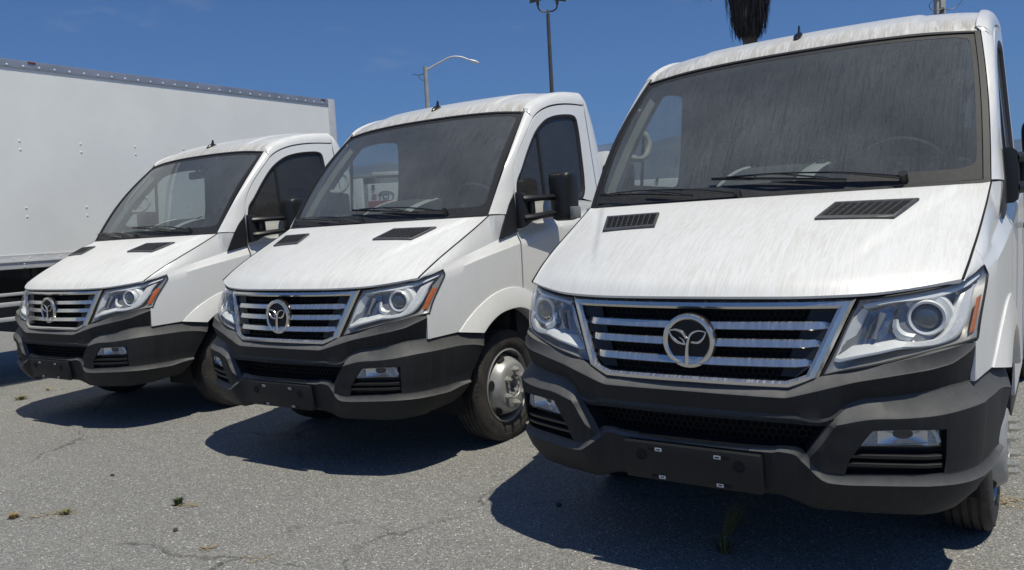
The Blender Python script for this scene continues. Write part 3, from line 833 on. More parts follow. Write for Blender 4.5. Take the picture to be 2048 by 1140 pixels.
# --- fog lamps
def fog(sgn):
    mir = (lambda m: m) if sgn > 0 else (lambda m: m.mirrored())
    def Q(x, z, d):
        t = x; y = float(yplan(min(x, .962))); return (x, y + d - .018, z + .003)
    L = [(.655, .678), (.70, .682), (.78, .684), (.845, .684), (.858, .66), (.864, .634), (.78, .629), (.70, .624), (.605, .618), (.63, .65)]
    b = MB().grid(np.stack([np.array([Q(x, z, .012) for x, z in L]), np.array([Q(lerp(x, .75, .1), lerp(z, .65, .1), .006) for x, z in L]), np.array([Q(lerp(x, .75, .16), lerp(z, .65, .2), .02) for x, z in L])]), cv=True)
    f = obj("fog_lamp", b, 'silver_matt', bumper if False else T_)
    for x0, x1 in ((.622, .672), (.825, .858)):
        m = MB()
        for k in range(9):
            z = .624 + k * .0062
            xa = max(x0, np.interp(z, [.618, .678], [.612, .66])) if x0 < .7 else x0
            m.grid(np.array([[Q(x, z + zz, dd) for x in (xa, x1)] for zz, dd in ((0, .016), (.003, .010), (.0058, .016))]))
        obj("fog_lamp_ribs", mir(m) if sgn > 0 else m.mirrored(), 'silver_matt', f)
    r = MB().grid(np.array([[Q(x, z, .018 + .035 * math.sin(math.pi * (x - .672) / .153) * (1 - ((z - .655) / .04) ** 2)) for x in np.linspace(.672, .825, 11)] for z in np.linspace(.624, .681, 7)]))
    obj("fog_reflector", mir(r), 'fog_chrome', f)
    c = MB().grid(np.array([[Q(x, z, .004) for x in np.linspace(lerp(.606, .658, w), lerp(.865, .846, w), 8)] for w, z in zip((0, .5, 1), (.622, .652, .682))]))
    obj("fog_cover", mir(c), 'lamp_glass', f)
    if sgn < 0:
        f.data.transform(Matrix.Scale(-1, 4, (1, 0, 0))); f.data.flip_normals()
    for z, xa in ((.588, .585), (.557, .565)):
        s_ = MB().grid(np.array([[Q(x, z + dz, dd) for x in np.linspace(xa, .866, 9)] for dz, dd in ((-.014, .03), (-.012, .008), (.0, .004), (.004, .012), (.005, .05))]))
        obj("fog_bay_slat", mir(s_), 'black', f)
    return f
fog(1); fog(-1)

# --- windscreen, pillars, roof
wt_y = lambda x: 1.600 + .058 * (abs(x) / .885) ** 2
wt_z = lambda x: 2.338 - .012 * (abs(x) / .885) ** 2 - .028 * (abs(x) / .885) ** 6
def A_line(f):
    """outer edge of the windscreen from cowl (0) to roof (1)"""
    p = lerp(np.array([.965, 1.000, 1.548]), np.array([.885, 1.658, 2.298]), f); b = math.sin(math.pi * f)
    return p + np.array([.013 * b, -.020 * b, .010 * b])
def ws_point(s, v, d=0.0):
    a = A_line(v); x = abs(s) * a[0]
    cy = lerp(cowl_y(0) + .004, 1.600, v); cz = lerp(1.545, 2.338, v)
    w = abs(s) ** 2.0
    y = lerp(cy, a[1], w) - .02 * math.sin(math.pi * v); z = lerp(cz, a[2], abs(s) ** 3) + .012 * math.sin(math.pi * v)
    n = np.array([.0, -.77, .63])
    return np.array([math.copysign(x, s) if s else 0., y, z]) + n * d
S_ = np.linspace(-.972, .972, 41); V_ = np.linspace(.03, .972, 27)
def ring_of(si, v0, v1, n=30):
    return [(s, v0) for s in np.linspace(-si, si, n)] + [(si, v) for v in np.linspace(v0, v1, n)[1:]] + [(s, v1) for s in np.linspace(si, -si, n)[1:]] + [(-si, v) for v in np.linspace(v1, v0, n)[1:-1]]
glass = MB().grid(np.array([[ws_point(s, v, -.006) for s in S_] for v in V_]))
windscreen = obj("windscreen", glass, 'windscreen', T_)
def round_ring(si, v0, v1, rs, rv, n=30):
    out = []
    for s, v in ring_of(si, v0, v1, n):
        ds, dv = si - abs(s), min(v - v0, v1 - v)
        if ds < rs and dv < rv:
            a, b = 1 - ds / rs, 1 - dv / rv; L = math.hypot(a, b); m = max(a, b)
            if L > 1e-6:
                k = m / L; s = math.copysign(si - rs * (1 - a * k), s); v = v0 + rv * (1 - b * k) if v - v0 < v1 - v else v1 - rv * (1 - b * k)
        out.append((s, v))
    return out
r0, r1 = ring_of(.978, .02, .980), round_ring(.948, .085, .955, .06, .05)
fz = MB().grid(np.array([[ws_point(s, v, -.0045) for s, v in r0], [ws_point(s, v, -.0045) for s, v in r1]]), cv=True)
obj("windscreen_frit", fz, 'dusty_rubber', windscreen)
r0, r1 = ring_of(1.0, -.012, 1.0), ring_of(.974, .012, .984)
se = MB().grid(np.array([[ws_point(s, v, -.02) for s, v in r0], [ws_point(s, v, .002) for s, v in r0], [ws_point(s, v, .003) for s, v in r1], [ws_point(s, v, -.008) for s, v in r1]]), cv=True)
obj("windscreen_seal", se, 'rubber', windscreen)

def roof_c(y): return float(stab([(1.600, 2.338), (1.625, 2.364), (1.66, 2.388), (1.742, 2.424), (1.9, 2.474), (2.1, 2.514), (2.3, 2.538), (2.486, 2.550)])(y))
def roof_pt(x, v):
    y0 = wt_y(x); y = lerp(y0, 2.486, v); q = 1.6 + (y - y0) * (2.486 - 1.6) / (2.486 - y0)
    z = wt_z(x) + (roof_c(q) - 2.338) - .006 * (abs(x) / .87) ** 4
    if abs(x) < .60 and v > .02: z += .009 * sstep(.60, .57, abs(x)) * sstep(.03, .12, v)
    return np.array([x, y, z])
rx = np.unique(np.round(np.r_[np.linspace(-.872, .872, 37), -.61, -.60, -.59, -.58, -.57, .57, .58, .59, .60, .61], 4)); rv = np.r_[0, .01, .03, .06, .1, .15, np.linspace(.2, 1, 14)]
RG = np.array([[roof_pt(x, v) for x in rx] for v in rv])
rf = MB(); flange(rf, RG, .012, flip=True)
roof = obj("roof", rf, 'roof', T_, angle=30)
seam_pts = spline([(.990, 1.282, 1.697), (.978, 1.315, 1.83), (.968, 1.40, 1.975), (.958, 1.50, 2.085), (.949, 1.60, 2.183), (.940, 1.67, 2.245), (.936, 1.75, 2.293), (.934, 1.89, 2.346), (.933, 2.04, 2.378), (.931, 2.2, 2.398), (.929, 2.486, 2.413)], 60)
sy = tab(seam_pts[:, [1, 2]]); sx_ = tab(seam_pts[:, [1, 0]])
rl = MB(); rows = []
for y in np.linspace(1.668, 2.486, 24):
    xi = .868; v = (y - wt_y(xi)) / (2.486 - wt_y(xi)); p = roof_pt(xi, max(v, 0)); a = np.array([xi, y, p[2] + .016]); b = np.array([float(sx_(y)), y, float(sy(y)) + .006]); c = np.array([.925, y, lerp(p[2], float(sy(y)), .05) + .012])
    rows.append([a - [0, 0, .03], a - [.004, 0, .004]] + [(1 - t) ** 2 * a + 2 * t * (1 - t) * c + t * t * b for t in np.linspace(0, 1, 9)] + [b - [.02, 0, 0]])
rl.grid(np.array(rows))
bothsides("roof_side_rail", rl, 'paint', T_, angle=40)
# windscreen pillars
pl = MB(); rows = []
sp_in = spline([(1.006, 1.147, 1.552), (.998, 1.21, 1.63), (.990, 1.279, 1.697), (.979, 1.312, 1.83), (.969, 1.397, 1.975), (.959, 1.497, 2.085), (.950, 1.597, 2.183), (.942, 1.664, 2.245)], 24)
for k, f in enumerate(np.linspace(0.004, .996, 24)):
    a = A_line(f) + [.004, .003 - .0077, .0063]; b = sp_in[k]
    m = (a + b) / 2 + np.array([.014, -.016, .004])
    rows.append([a - [.004, -.02, .012], a] + [(1 - t) ** 2 * a + 2 * t * (1 - t) * m + t * t * b for t in np.linspace(.12, 1, 8)] + [b - [.02, 0, 0]])
pl.grid(np.array(rows))
bothsides("windscreen_pillar", pl, 'paint', T_, angle=40)
# corner joining pillar and side rail
cj = MB(); rows = []
for f in np.linspace(0, 1, 6):
    y = lerp(1.656, 1.668, f); xi = lerp(.886, .868, f)
    a = np.array([xi, y, lerp(2.300, roof_pt(.868, .012)[2] + .016, f)]); b = np.array([.940, lerp(1.662, 1.668, f), lerp(2.243, float(sy(1.668)) + .006, f)])
    c = np.array([lerp(.925, .925, f), y, lerp(2.296, lerp(roof_pt(.868, .01)[2], float(sy(1.668)), .05) + .012, f)])
    rows.append([(1 - t) ** 2 * a + 2 * t * (1 - t) * c + t * t * b for t in np.linspace(0, 1, 9)])
cj.grid(np.array(rows)); bothsides("roof_corner", cj, 'paint', T_, angle=60)

# --- doors
def rear_y(z): return 2.482 + (2.41 - z) * .075 if z > 1.6 else 2.543
def doorX(y, z): return sideX(y, z) if z < 1.60 else glassx(z)
dlow = MB(); rows = []
for f in np.linspace(0, 1, 30):
    r = []
    for z_i, zt in enumerate(np.r_[np.linspace(.50, 1.25, 10), np.linspace(1.30, 1.62, 12)]):
        y = lerp(1.292, rear_y(zt), f); lo_ = (arch_o(y) - .01) if y < 1.62 else .50
        z = max(zt, min(lo_, 1.06)); r.append((doorX(y, z), y, z))
    rows.append(r)
flange(dlow, np.array(rows), .015)
outer = np.concatenate([resample([(1.292, 1.62), (1.292, 1.70)], 5)[:-1], spline(seam_pts[3:, 1:] + [.006, -.006], 40), resample([(2.482, 2.40), (rear_y(2.0), 2.0), (rear_y(1.62), 1.62)], 14)[1:]])
win = np.concatenate([resample([(1.318, 1.655), (1.316, 1.70)], 5)[:-1], spline([(1.316, 1.705), (1.335, 1.775), (1.41, 1.862), (1.51, 1.985), (1.60, 2.085), (1.66, 2.142), (1.73, 2.192), (1.84, 2.250), (1.95, 2.283), (2.06, 2.303), (2.17, 2.315), (2.27, 2.318), (2.315, 2.310), (2.338, 2.285)], 40), spline([(2.338, 2.285), (2.348, 2.22), (2.352, 2.0), (2.345, 1.80), (2.325, 1.70), (2.28, 1.655)], 14)[1:]])
def dp(q, d=0.0): return np.array([glassx(q[1]) + d if q[1] > 1.6 else doorX(*q) + d, q[0], q[1]])
ringm = MB()
def strip(A, B, d0, d1, n=4): return np.array([[dp(lerp(np.array(a), np.array(b), t), lerp(d0, d1, t)) for a, b in zip(A, B)] for t in np.linspace(0, 1, n)])
ringm.grid(np.concatenate([[[p - [.018, 0, 0] for p in strip(outer, win, 0, 0, 2)[0]]], strip(outer, win, 0, .002), [[dp(q, -.012) for q in win]]]))
wb = [(win[-1][0] + (win[0][0] - win[-1][0]) * t, 1.64 + .0 * t) for t in np.linspace(0, 1, 12)]
winbot = [(lerp(win[0][0], win[-1][0], t), float(np.interp(t, [0, .2, 1], [1.655, 1.650, 1.640]))) for t in np.linspace(0, 1, 14)]
ringm.grid(np.array([[dp((lerp(1.292, rear_y(1.62), t), 1.62)) for t in np.linspace(0, 1, 14)], [dp(q, .002) for q in winbot], [dp(q, -.012) for q in winbot]]))
dlow.merge(ringm)
loop = np.concatenate([win, np.array(winbot[::-1])[1:-1]])
cenw = loop.mean(0)
def inset(L, d):
    L = np.array(L); out = []
    n = len(L)
    for i in range(n):
        t = L[(i + 1) % n] - L[i - 1]; t = t / (np.linalg.norm(t) + 1e-9); nn = np.array([t[1], -t[0]])
        if np.dot(cenw - L[i], nn) < 0: nn = -nn
        out.append(L[i] + nn * d)
    return np.array(out)
for sgn in (1, -1):
    mir = (lambda m: m) if sgn > 0 else (lambda m: m.mirrored())
    door = obj("door", mir(dlow), 'paint', T_, angle=24)
    L1, L2 = inset(loop, .018), inset(loop, .032)
    wf = MB().grid(np.array([[dp(q, -.002) for q in loop], [dp(q, .003) for q in inset(loop, .004)], [dp(q, .001) for q in L1], [dp(q, -.010) for q in L2], [dp(q, -.02) for q in L2]]), cv=True)
    obj("window_seal", mir(wf), 'rubber', door)
    gz = MB(); zs = np.linspace(0, 1, 10)
    top_c, bot_c = win, winbot
    ups = resample(np.array(win), 36)
    gg = []
    yy = np.linspace(1.34, 2.335, 26); wtop = lambda y: np.interp(y, win[:44, 0], win[:44, 1]); wbt = lambda y: np.interp(y, [1.316, 1.5, 2.28, 2.345], [1.66, 1.652, 1.645, 1.74])
    gz.grid(np.array([[dp((y, lerp(wbt(y) - .01, max(wtop(y) - .004, wbt(y)), t)), -.013) for y in yy] for t in zs]))
    obj("door_glass", mir(gz), 'side_glass', door)
    dv = MB().grid(np.array([[dp((1.715 + o + (z - 1.68) * .0, z), d) for o, d in ((-.016, -.012), (-.014, -.004), (.014, -.004), (.016, -.012))] for z in np.linspace(1.645, wtop(1.71) - .012, 8)]))
    obj("window_divider", mir(dv), 'rubber', door)
    hd = MB().box((1.034, 2.30, 1.30), (1.062, 2.47, 1.335), .008); obj("door_handle", mir(hd), 'black', door)
    ip = MB().grid(np.array([[(.93, y, z) for y in np.linspace(1.32, 2.48, 8)] for z in np.linspace(.5, 1.63, 6)])); obj("door_trim", mir(ip), 'interior', door)
    # black corner in front of the window
    tri_o = [(1.058, 1.387), (1.147, 1.550), (1.205, 1.622), (1.276, 1.694), (1.276, 1.560), (1.276, 1.426)]
    c = MB()
    fan = [(1.20, 1.50)]
    def tx(y, z): return max(sideX(y, z) if z < 1.55 else 1.004 - .1 * (z - 1.55), 1.004 - .1 * max(0, z - 1.55)) + .006
    A = resample([(1.058, 1.387), (1.147, 1.550), (1.276, 1.694)], 12); B = resample([(1.058, 1.387), (1.276, 1.426), (1.276, 1.694)], 12)
    c.grid(np.array([[(tx(*lerp(a, b, t)) - (.012 if k == 0 or k == 6 else 0), *lerp(a, b, t)) for a, b in zip(A, B)] for k, t in enumerate(np.r_[0, np.linspace(0.001, .999, 5), 1])]))
    obj("pillar_corner_cover", mir(c), 'black', T_)
# --- mirrors
def mirror(sgn):
    mir = (lambda m: m) if sgn > 0 else (lambda m: m.mirrored())
    b = MB(); rows = []
    for k, x in enumerate((1.000, 1.034, 1.052, 1.058)):
        s = (1.0, .98, .86, .5)[k]
        cy, cz = 1.372, 1.565
        L = [(1.292, 1.45), (1.36, 1.462), (1.45, 1.500), (1.475, 1.56), (1.47, 1.640), (1.43, 1.672), (1.36, 1.70), (1.294, 1.702), (1.290, 1.62), (1.290, 1.53)]
        rows.append([(x - (.004 if z > 1.64 else 0), lerp(cy, y, s), lerp(cz, z, s)) for y, z in L])
    b.grid(np.array(rows), cv=True); b.poly(rows[-1])
    m = obj("door_mirror", mir(b), 'black', T_)
    for z0, z1, w in ((1.652, 1.662, .032), (1.520, 1.548, .034)):
        t = MB().tube([(1.03, 1.335, z0), (1.065, 1.37, z0 + .002), (1.085, 1.48, lerp(z0, z1, .5)), (1.105, 1.68, z1), (1.13, 1.69, z1)], [w * 1.25, w * 1.1, w * .9, w, w], 10, flat=.75)
        obj("mirror_arm", mir(t), 'black', m)
    lk = MB().box((1.055, 1.365, 1.535), (1.085, 1.400, 1.645), .005); obj("mirror_bracket", mir(lk), 'black', m)
    # head: rounded shell, flatter at the back where the glass sits
    rows = []
    for k, (y, s, sh) in enumerate(((1.622, .60, 0), (1.632, .80, 0), (1.650, .92, 0), (1.685, 1.0, 0), (1.735, .99, 0), (1.768, .95, 0))):
        L = []
        cx, cz, hw, hh = 1.146, 1.664, .090, .177
        for a in np.linspace(0, 2 * math.pi, 32, endpoint=False):
            ca, sa = math.cos(a), math.sin(a); e = .30
            x = cx + hw * s * math.copysign(abs(ca) ** e, ca); z = cz + hh * lerp(s, 1, .5) * math.copysign(abs(sa) ** e, sa)
            x += -.010 * (z - cz) / hh * (1 if x < cx else -.2) * 1.0
            L.append((x, y - .02 * (x - cx) / hw * .0, z))
        rows.append(L)
    h = MB().grid(np.array(rows), cv=True); h.poly(rows[0]); 
    head = obj("mirror_head", mir(h), 'black', m, angle=50)
    g = MB().poly(rows[-1]); obj("mirror_glass", mir(g), 'chrome', m)
    ind = MB().box((1.225, 1.64, 1.50), (1.268, 1.735, 1.585), .008); obj("mirror_indicator", mir(ind), 'lamp_base', m)
    return m
mirror(1); mirror(-1)

# --- rear panel of the cab
prof = [(1.02, .52), (1.030, .9), (1.030, 1.30), (1.024, 1.40), (1.012, 1.48)] + [(glassx(z), z) for z in (1.55, 1.7, 1.9, 2.1, 2.25, 2.35)] + [(.929, 2.419), (.922, 2.455), (.905, 2.488), (.880, 2.512), (.84, 2.522), (.6, 2.536), (.3, 2.546), (0, 2.550)]
yr = tab([(.5, 2.80), (1.6, 2.80), (2.06, 2.788), (2.284, 2.717), (2.403, 2.657), (2.48, 2.594), (2.51, 2.535), (2.55, 2.545)])
rows = []
for a in np.r_[-.001, np.linspace(0, math.pi / 2, 9)]:
    L = []
    for x, z in prof:
        rr = .10; e = max(yr(z) - 2.49, .03); zz = z
        y = 2.490 + e * math.sin(max(a, 0)); xx = x - min(rr, x) * (1 - math.cos(max(a, 0)))
        if z > 2.42: y = 2.490 + (.10 + .06 * (2.55 - z) / .13) * math.sin(max(a, 0)) ; zz = z - .055 * (1 - math.cos(max(a, 0)))
        if a < 0: xx -= .015
        L.append((xx, y + (rear_y(min(z, 2.41)) - 2.482) * (1 - math.sin(max(a, 0))) + .004, zz))
    rows.append(L)
rp = MB().grid(np.array(rows)); m2 = rp.mirrored(); rp.merge(m2)
back = np.array(rows[-1]); rp.grid(np.array([back, back * [-1, 1, 1]]))
obj("cab_rear_panel", rp, 'paint', T_, angle=35)
# headboard frame just behind the cab
hbm = MB().box((.80, 2.86, 1.0), (.945, 2.90, 2.062), .004); hbm.merge(hbm.mirrored()); hbm.box((-.80, 2.865, 1.0), (.80, 2.895, 1.9))
obj("headboard", hbm, 'paint', T_)

# --- roof aerial
ab = MB().tube([(0, 1.690, roof_c(1.69) + .012), (0, 1.72, roof_c(1.72) + .020), (0, 1.76, roof_c(1.76) + .022), (0, 1.80, roof_c(1.80) + .010)], [.012, .022, .020, .006], 10, flat=.7)
aer = obj("aerial", ab, 'gloss_black', T_)
af = MB().prism([(-.004, 1.735, roof_c(1.735) + .015), (-.004, 1.775, roof_c(1.775) + .015), (-.003, 1.772, 2.496), (-.003, 1.757, 2.503)], (.007, 0, 0)); obj("aerial_fin", af, 'gloss_black', aer)

# --- wipers
def wiper(piv, elbow, t0, t1, tip2):
    P = np.array
    arm = MB().tube(spline([piv, lerp(P(piv), P(elbow), .45) + [0, -.012, .012], elbow], 12), np.r_[np.linspace(.016, .009, 6), np.linspace(.008, .005, 6)], 8, flat=.6)
    w = obj("wiper", arm, 'gloss_black', T_)
    hub = MB().tube([P(piv) + [0, .02, -.02], P(piv) + [0, -.014, .018]], .019, 12); obj("wiper_hub", hub, 'plate', w)
    m_ = (P(t0) + P(t1)) / 2
    b = MB().tube(spline([t0, lerp(P(t0), P(t1), .25) + [0, -.004, .002], m_ + [0, -.006, .003], lerp(P(t0), P(t1), .75) + [0, -.004, .002], t1], 20), .0055, 6, flat=1.5); obj("wiper_blade", b, 'gloss_black', w)
    br = MB().tube(spline([lerp(P(t0), P(t1), .12) + [0, -.004, .008], lerp(P(t0), P(t1), .35) + [0, -.016, .020], m_ + [0, -.022, .026], lerp(P(t0), P(t1), .65) + [0, -.016, .020], lerp(P(t0), P(t1), .88) + [0, -.004, .008]], 16), .0055, 6)
    for q in (.2, .35, .65, .8): br.tube([lerp(P(t0), P(t1), q) + [0, -.002, 0], lerp(P(t0), P(t1), q) + [0, -.012, .016]], .0045, 5)
    obj("wiper_bridge", br, 'gloss_black', w)
    return w
_o = np.array([0, -.77, .63]) * .022
def wp(*q): return np.array(q) + _o
wiper(wp(.637, .975, 1.578), wp(.067, .985, 1.643), wp(-.245, .990, 1.640), wp(.405, .955, 1.584), None)
wiper(wp(-.089, .915, 1.552), wp(-.595, .985, 1.609), wp(-.902, 1.020, 1.601), wp(-.325, .927, 1.560), None)
# --- wheels
def wheel(sgn, y, xo=.965, dual=False):
    c = (0, y, .383)
    pr = [(xo - .20, .262), (xo - .205, .30), (xo - .200, .345), (xo - .185, .372), (xo - .172, .3825)]
    for g in (.148, .112, .076, .040):
        pr += [(xo - g - .008, .3830), (xo - g - .006, .3735), (xo - g + .004, .3735), (xo - g + .006, .3832)]
    pr += [(xo - .020, .3825), (xo - .008, .374), (xo + .001, .352), (xo + .005, .335), (xo + .0055, .328), (xo + .0035, .327), (xo + .007, .31), (xo + .006, .285), (xo - .002, .266), (xo - .004, .262), (xo - .001, .258), (xo - .006, .248)]
    t = MB().lathe(pr, 72, c, 'x', sgn)
    for k in range(72):
        a = 2 * math.pi * k / 72
        for r, q in ((.363, 0),):
            cc, ss_ = math.cos(a), math.sin(a)
            t.add([(sgn * (xo - .004), y + (r + .013) * cc - .004 * ss_, .383 + (r + .013) * ss_ + .004 * cc), (sgn * (xo + .001), y + (r - .008) * cc - .004 * ss_, .383 + (r - .008) * ss_ + .004 * cc), (sgn * (xo + .001), y + (r - .008) * cc + .004 * ss_, .383 + (r - .008) * ss_ - .004 * cc), (sgn * (xo - .004), y + (r + .013) * cc + .004 * ss_, .383 + (r + .013) * ss_ - .004 * cc)], [(0, 1, 2, 3)])
    wh = obj("wheel", t, 'tyre', T_, angle=35)
    if dual: disc = [(xo - .004, .2515), (xo - .002, .244), (xo - .012, .236), (xo - .03, .228), (xo - .06, .222), (xo - .11, .215), (xo - .12, .18), (xo - .125, .14), (xo - .126, .06), (xo - .10, .055), (xo - .09, .0)]
    else: disc = [(xo - .004, .2515), (xo + .001, .245), (xo - .006, .238), (xo - .022, .233), (xo - .07, .228), (xo - .080, .220), (xo - .060, .212), (xo - .004, .193), (xo + .034, .172), (xo + .046, .160), (xo + .051, .145), (xo + .051, .078), (xo + .042, .074), (xo + .042, .050), (xo - .0, .047), (xo - .0, .0)]
    rim = obj("wheel_rim", MB().lathe(disc, 60, c, 'x', sgn), 'rim', wh, angle=30)
    for k in range(6):
        a = R(82) + k * math.pi / 3 + .5; r = .196
        hx_ = xo - .008 if not dual else xo - .121
        P0 = np.array([hx_, y + r * math.cos(a), .383 + r * math.sin(a)])
        n_ = np.array([.70, math.cos(a) * .71, math.sin(a) * .71]) if not dual else np.array([1, 0, 0]); tt = np.array([0, -math.sin(a), math.cos(a)]); rr = np.cross(n_, tt)
        h = MB(); L = [P0 + n_ * .006 + .036 * math.cos(q) * tt + .022 * math.sin(q) * rr for q in np.linspace(0, 2 * math.pi, 16, endpoint=False)]; h.poly(L)
        if sgn < 0: h = h.mirrored()
        obj("rim_hole", h, 'dark', wh)
    if not dual:
        for k in range(6):
            a = R(88) + k * math.pi / 3; b = MB()
            o = np.array([0, y + .114 * math.cos(a), .383 + .114 * math.sin(a)])
            b.lathe([(xo + .050, .022), (xo + .056, .022), (xo + .058, .0175), (xo + .078, .0175), (xo + .081, .014), (xo + .082, .009), (xo + .094, .009), (xo + .095, .0005)], 6, o, 'x', sgn)
            obj("wheel_nut", b, 'nut', wh, angle=20)
        for k in range(8):
            a = k * math.pi / 4; b = MB().lathe([(xo + .042, .009), (xo + .048, .009), (xo + .049, .0005)], 8, (0, y + .062 * math.cos(a), .383 + .062 * math.sin(a)), 'x', sgn); obj("hub_bolt", b, 'rim', wh)
    return wh
wheel(1, 1.125); wheel(-1, 1.125)
for s in (1, -1): wheel(s, 4.70, .98, True)

# --- cab interior
di = MB(); rows = []
for x in np.linspace(-.92, .92, 25):
    hump = .035 * math.exp(-((x - .55) / .26) ** 2); q = (abs(x) / .92) ** 2 * .075
    rows.append([(x, 1.0 + q - .06, 1.515), (x, 1.02 + q, 1.555), (x, 1.20 + q, 1.585 + hump * .4), (x, 1.36, 1.60 + hump), (x, 1.43, 1.585 + hump), (x, 1.46, 1.52), (x, 1.44, 1.30), (x, 1.30, 1.0), (x, 1.2, .6)])
di.grid(np.array(rows))
dash = obj("dashboard", di, 'dash', T_)
cs = []
for t in np.linspace(0, 1, 8):
    a = lerp(np.array([-.275, 1.084, 1.590]), np.array([-.195, 1.41, 1.715]), t) + [0, 0, .022 * math.sin(math.pi * t)]; b = lerp(np.array([.175, 1.05, 1.580]), np.array([.215, 1.43, 1.705]), t) + [0, 0, .022 * math.sin(math.pi * t)]
    cs.append([a - [0, 0, .12], a] + [lerp(a, b, q) + [0, 0, .008 * math.sin(math.pi * q)] for q in (.25, .5, .75)] + [b, b - [0, 0, .12]])
cs.append([p + [0, .03, -.05] for p in cs[-1]]); cs.append([p + [0, 0, -.25] for p in cs[-1]])
obj("centre_console", MB().grid(np.array(cs)), 'dash', dash)
pb = np.array([c[5] for c in cs[:8]]) + [-.02, -.004, .006]; pa = np.array([c[1] for c in cs[:8]]) + [0, -.004, .006]
obj("console_trim", MB().ribbon(spline(np.vstack([pb, pb[-1:] + [.004, .025, -.03]]), 14), .085, (0, -.45, .9), .004), 'silver_matt', dash)
obj("console_trim", MB().ribbon(spline(pa, 12), np.linspace(.016, .03, 12), (0, -.45, .9), .004), 'silver_matt', dash)
pw = (pb[-2] + pb[-1]) / 2 + [0, -.012, .010]; obj("trim_slot", MB().ribbon([pw + [-.002, -.03, -.012], pw + [0, .0, .0], pw + [.002, .03, .010]], .050, (0, -.45, .9), .003), 'dark', dash)
sw = MB(); cw = np.array([.55, 1.50, 1.625]); ax = np.array([0, .80, .60]); e1 = np.array([1, 0, 0]); e2 = np.cross(ax, e1) * -1
sw.tube([cw + .205 * (math.cos(a) * e1 + math.sin(a) * e2) for a in np.linspace(0, 2 * math.pi, 41)], .015, 8, caps=False, up=(0, .8, .6))
swo = obj("steering_wheel", sw, 'interior', T_)
hubm = MB(); hubm.poly([cw + .125 * math.cos(a) * e1 + .118 * math.sin(a) * e2 - ax * .03 for a in np.linspace(0, 2 * math.pi, 30, endpoint=False)])
hubm.tube([cw - .2 * e1, cw, cw + .2 * e1], .022, 8); obj("steering_boss", hubm, 'trim_light', swo)
bh = MB().grid(np.array([[cw + ax * (-.10) + r * (math.cos(a) * e1 + math.sin(a) * e2 * .9) for a in np.linspace(0, math.pi, 17)] for r in (.12, .19, .20)])); 
obj("instrument_cowl", bh, 'dash', dash)
for sx0, sx1 in ((.30, .82), (-.82, -.30), (-.26, .26)):
    st = MB().box((sx0, 1.85, .95), (sx1, 2.30, 1.12), .04); st.box((sx0 + .02, 2.24, 1.05), (sx1 - .02, 2.40, 1.72), .05)
    s_ = obj("seat", st, 'seat', T_); hr = MB().box(((sx0 + sx1) / 2 - .13, 2.27, 1.76), ((sx0 + sx1) / 2 + .13, 2.37, 1.98), .035); obj("headrest", hr, 'seat', s_)
cabw = MB().grid(np.array([[(x, 2.47, z) for x in (-.92, 0, .92)] for z in (.5, 1.2, 1.9, 2.42)])); cabw.grid(np.array([[(x, y, .60) for x in (-.95, 0, .95)] for y in (1.2, 1.8, 2.47)])); obj("cab_back_wall", cabw, 'interior', T_)
hl_ = MB().grid(np.array([[(x, y, roof_pt(x, np.clip((y - wt_y(x)) / (2.486 - wt_y(x)), .02, 1))[2] - .05) for x in np.linspace(-.84, .84, 9)] for y in np.linspace(1.70, 2.47, 7)])); [hl_.grid(np.array([[(s * x, y, float(sy(y)) + dz) for y in np.linspace(1.62, 2.47, 10)] for x, dz in ((.80, .075), (.885, .04), (.90, -.05), (.905, -.10))])) for s in (1, -1)]
obj("headliner", hl_, 'liner', T_)
pi_ = MB(); rows = []
for f in np.linspace(.02, .98, 14):
    a = A_line(f); rows.append([a + [-.045, .03, -.02], a + [-.075, .07, -.025], a + [-.06, .15, -.03], a + [-.02, .19, -.02]])
pi_.grid(np.array(rows)); bothsides("pillar_trim", pi_, 'trim_light', T_)
bp_ = MB().grid(np.array([[(x, y, z) for x, y in ((.93 - .085 * max(0, z - 1.45), 2.33), (.87 - .085 * max(0, z - 1.45), 2.40), (.86 - .085 * max(0, z - 1.45), 2.47))] for z in np.linspace(.7, 2.36, 8)])); bothsides("door_post_trim", bp_, 'interior', T_)
for s in (-1, 1):
    gh = MB().tube(spline([(s * .885, 1.545, 1.985), (s * .868, 1.545, 1.975), (s * .846, 1.550, 1.935), (s * .842, 1.520, 1.875), (s * .850, 1.440, 1.828), (s * .872, 1.390, 1.830), (s * .885, 1.385, 1.834)], 26), np.r_[np.full(3, .021), np.full(20, .0165), np.full(3, .021)], 8); obj("grab_handle", gh, 'handle', T_)
mi = MB().box((-.26, 1.63, 2.118), (-.035, 1.665, 2.193), .018); mo = obj("interior_mirror", mi, 'black', T_)
ms_ = MB().tube([(-.147, 1.655, 2.185), (-.147, 1.66, 2.30)], .012, 8); obj("mirror_stalk", ms_, 'black', mo)

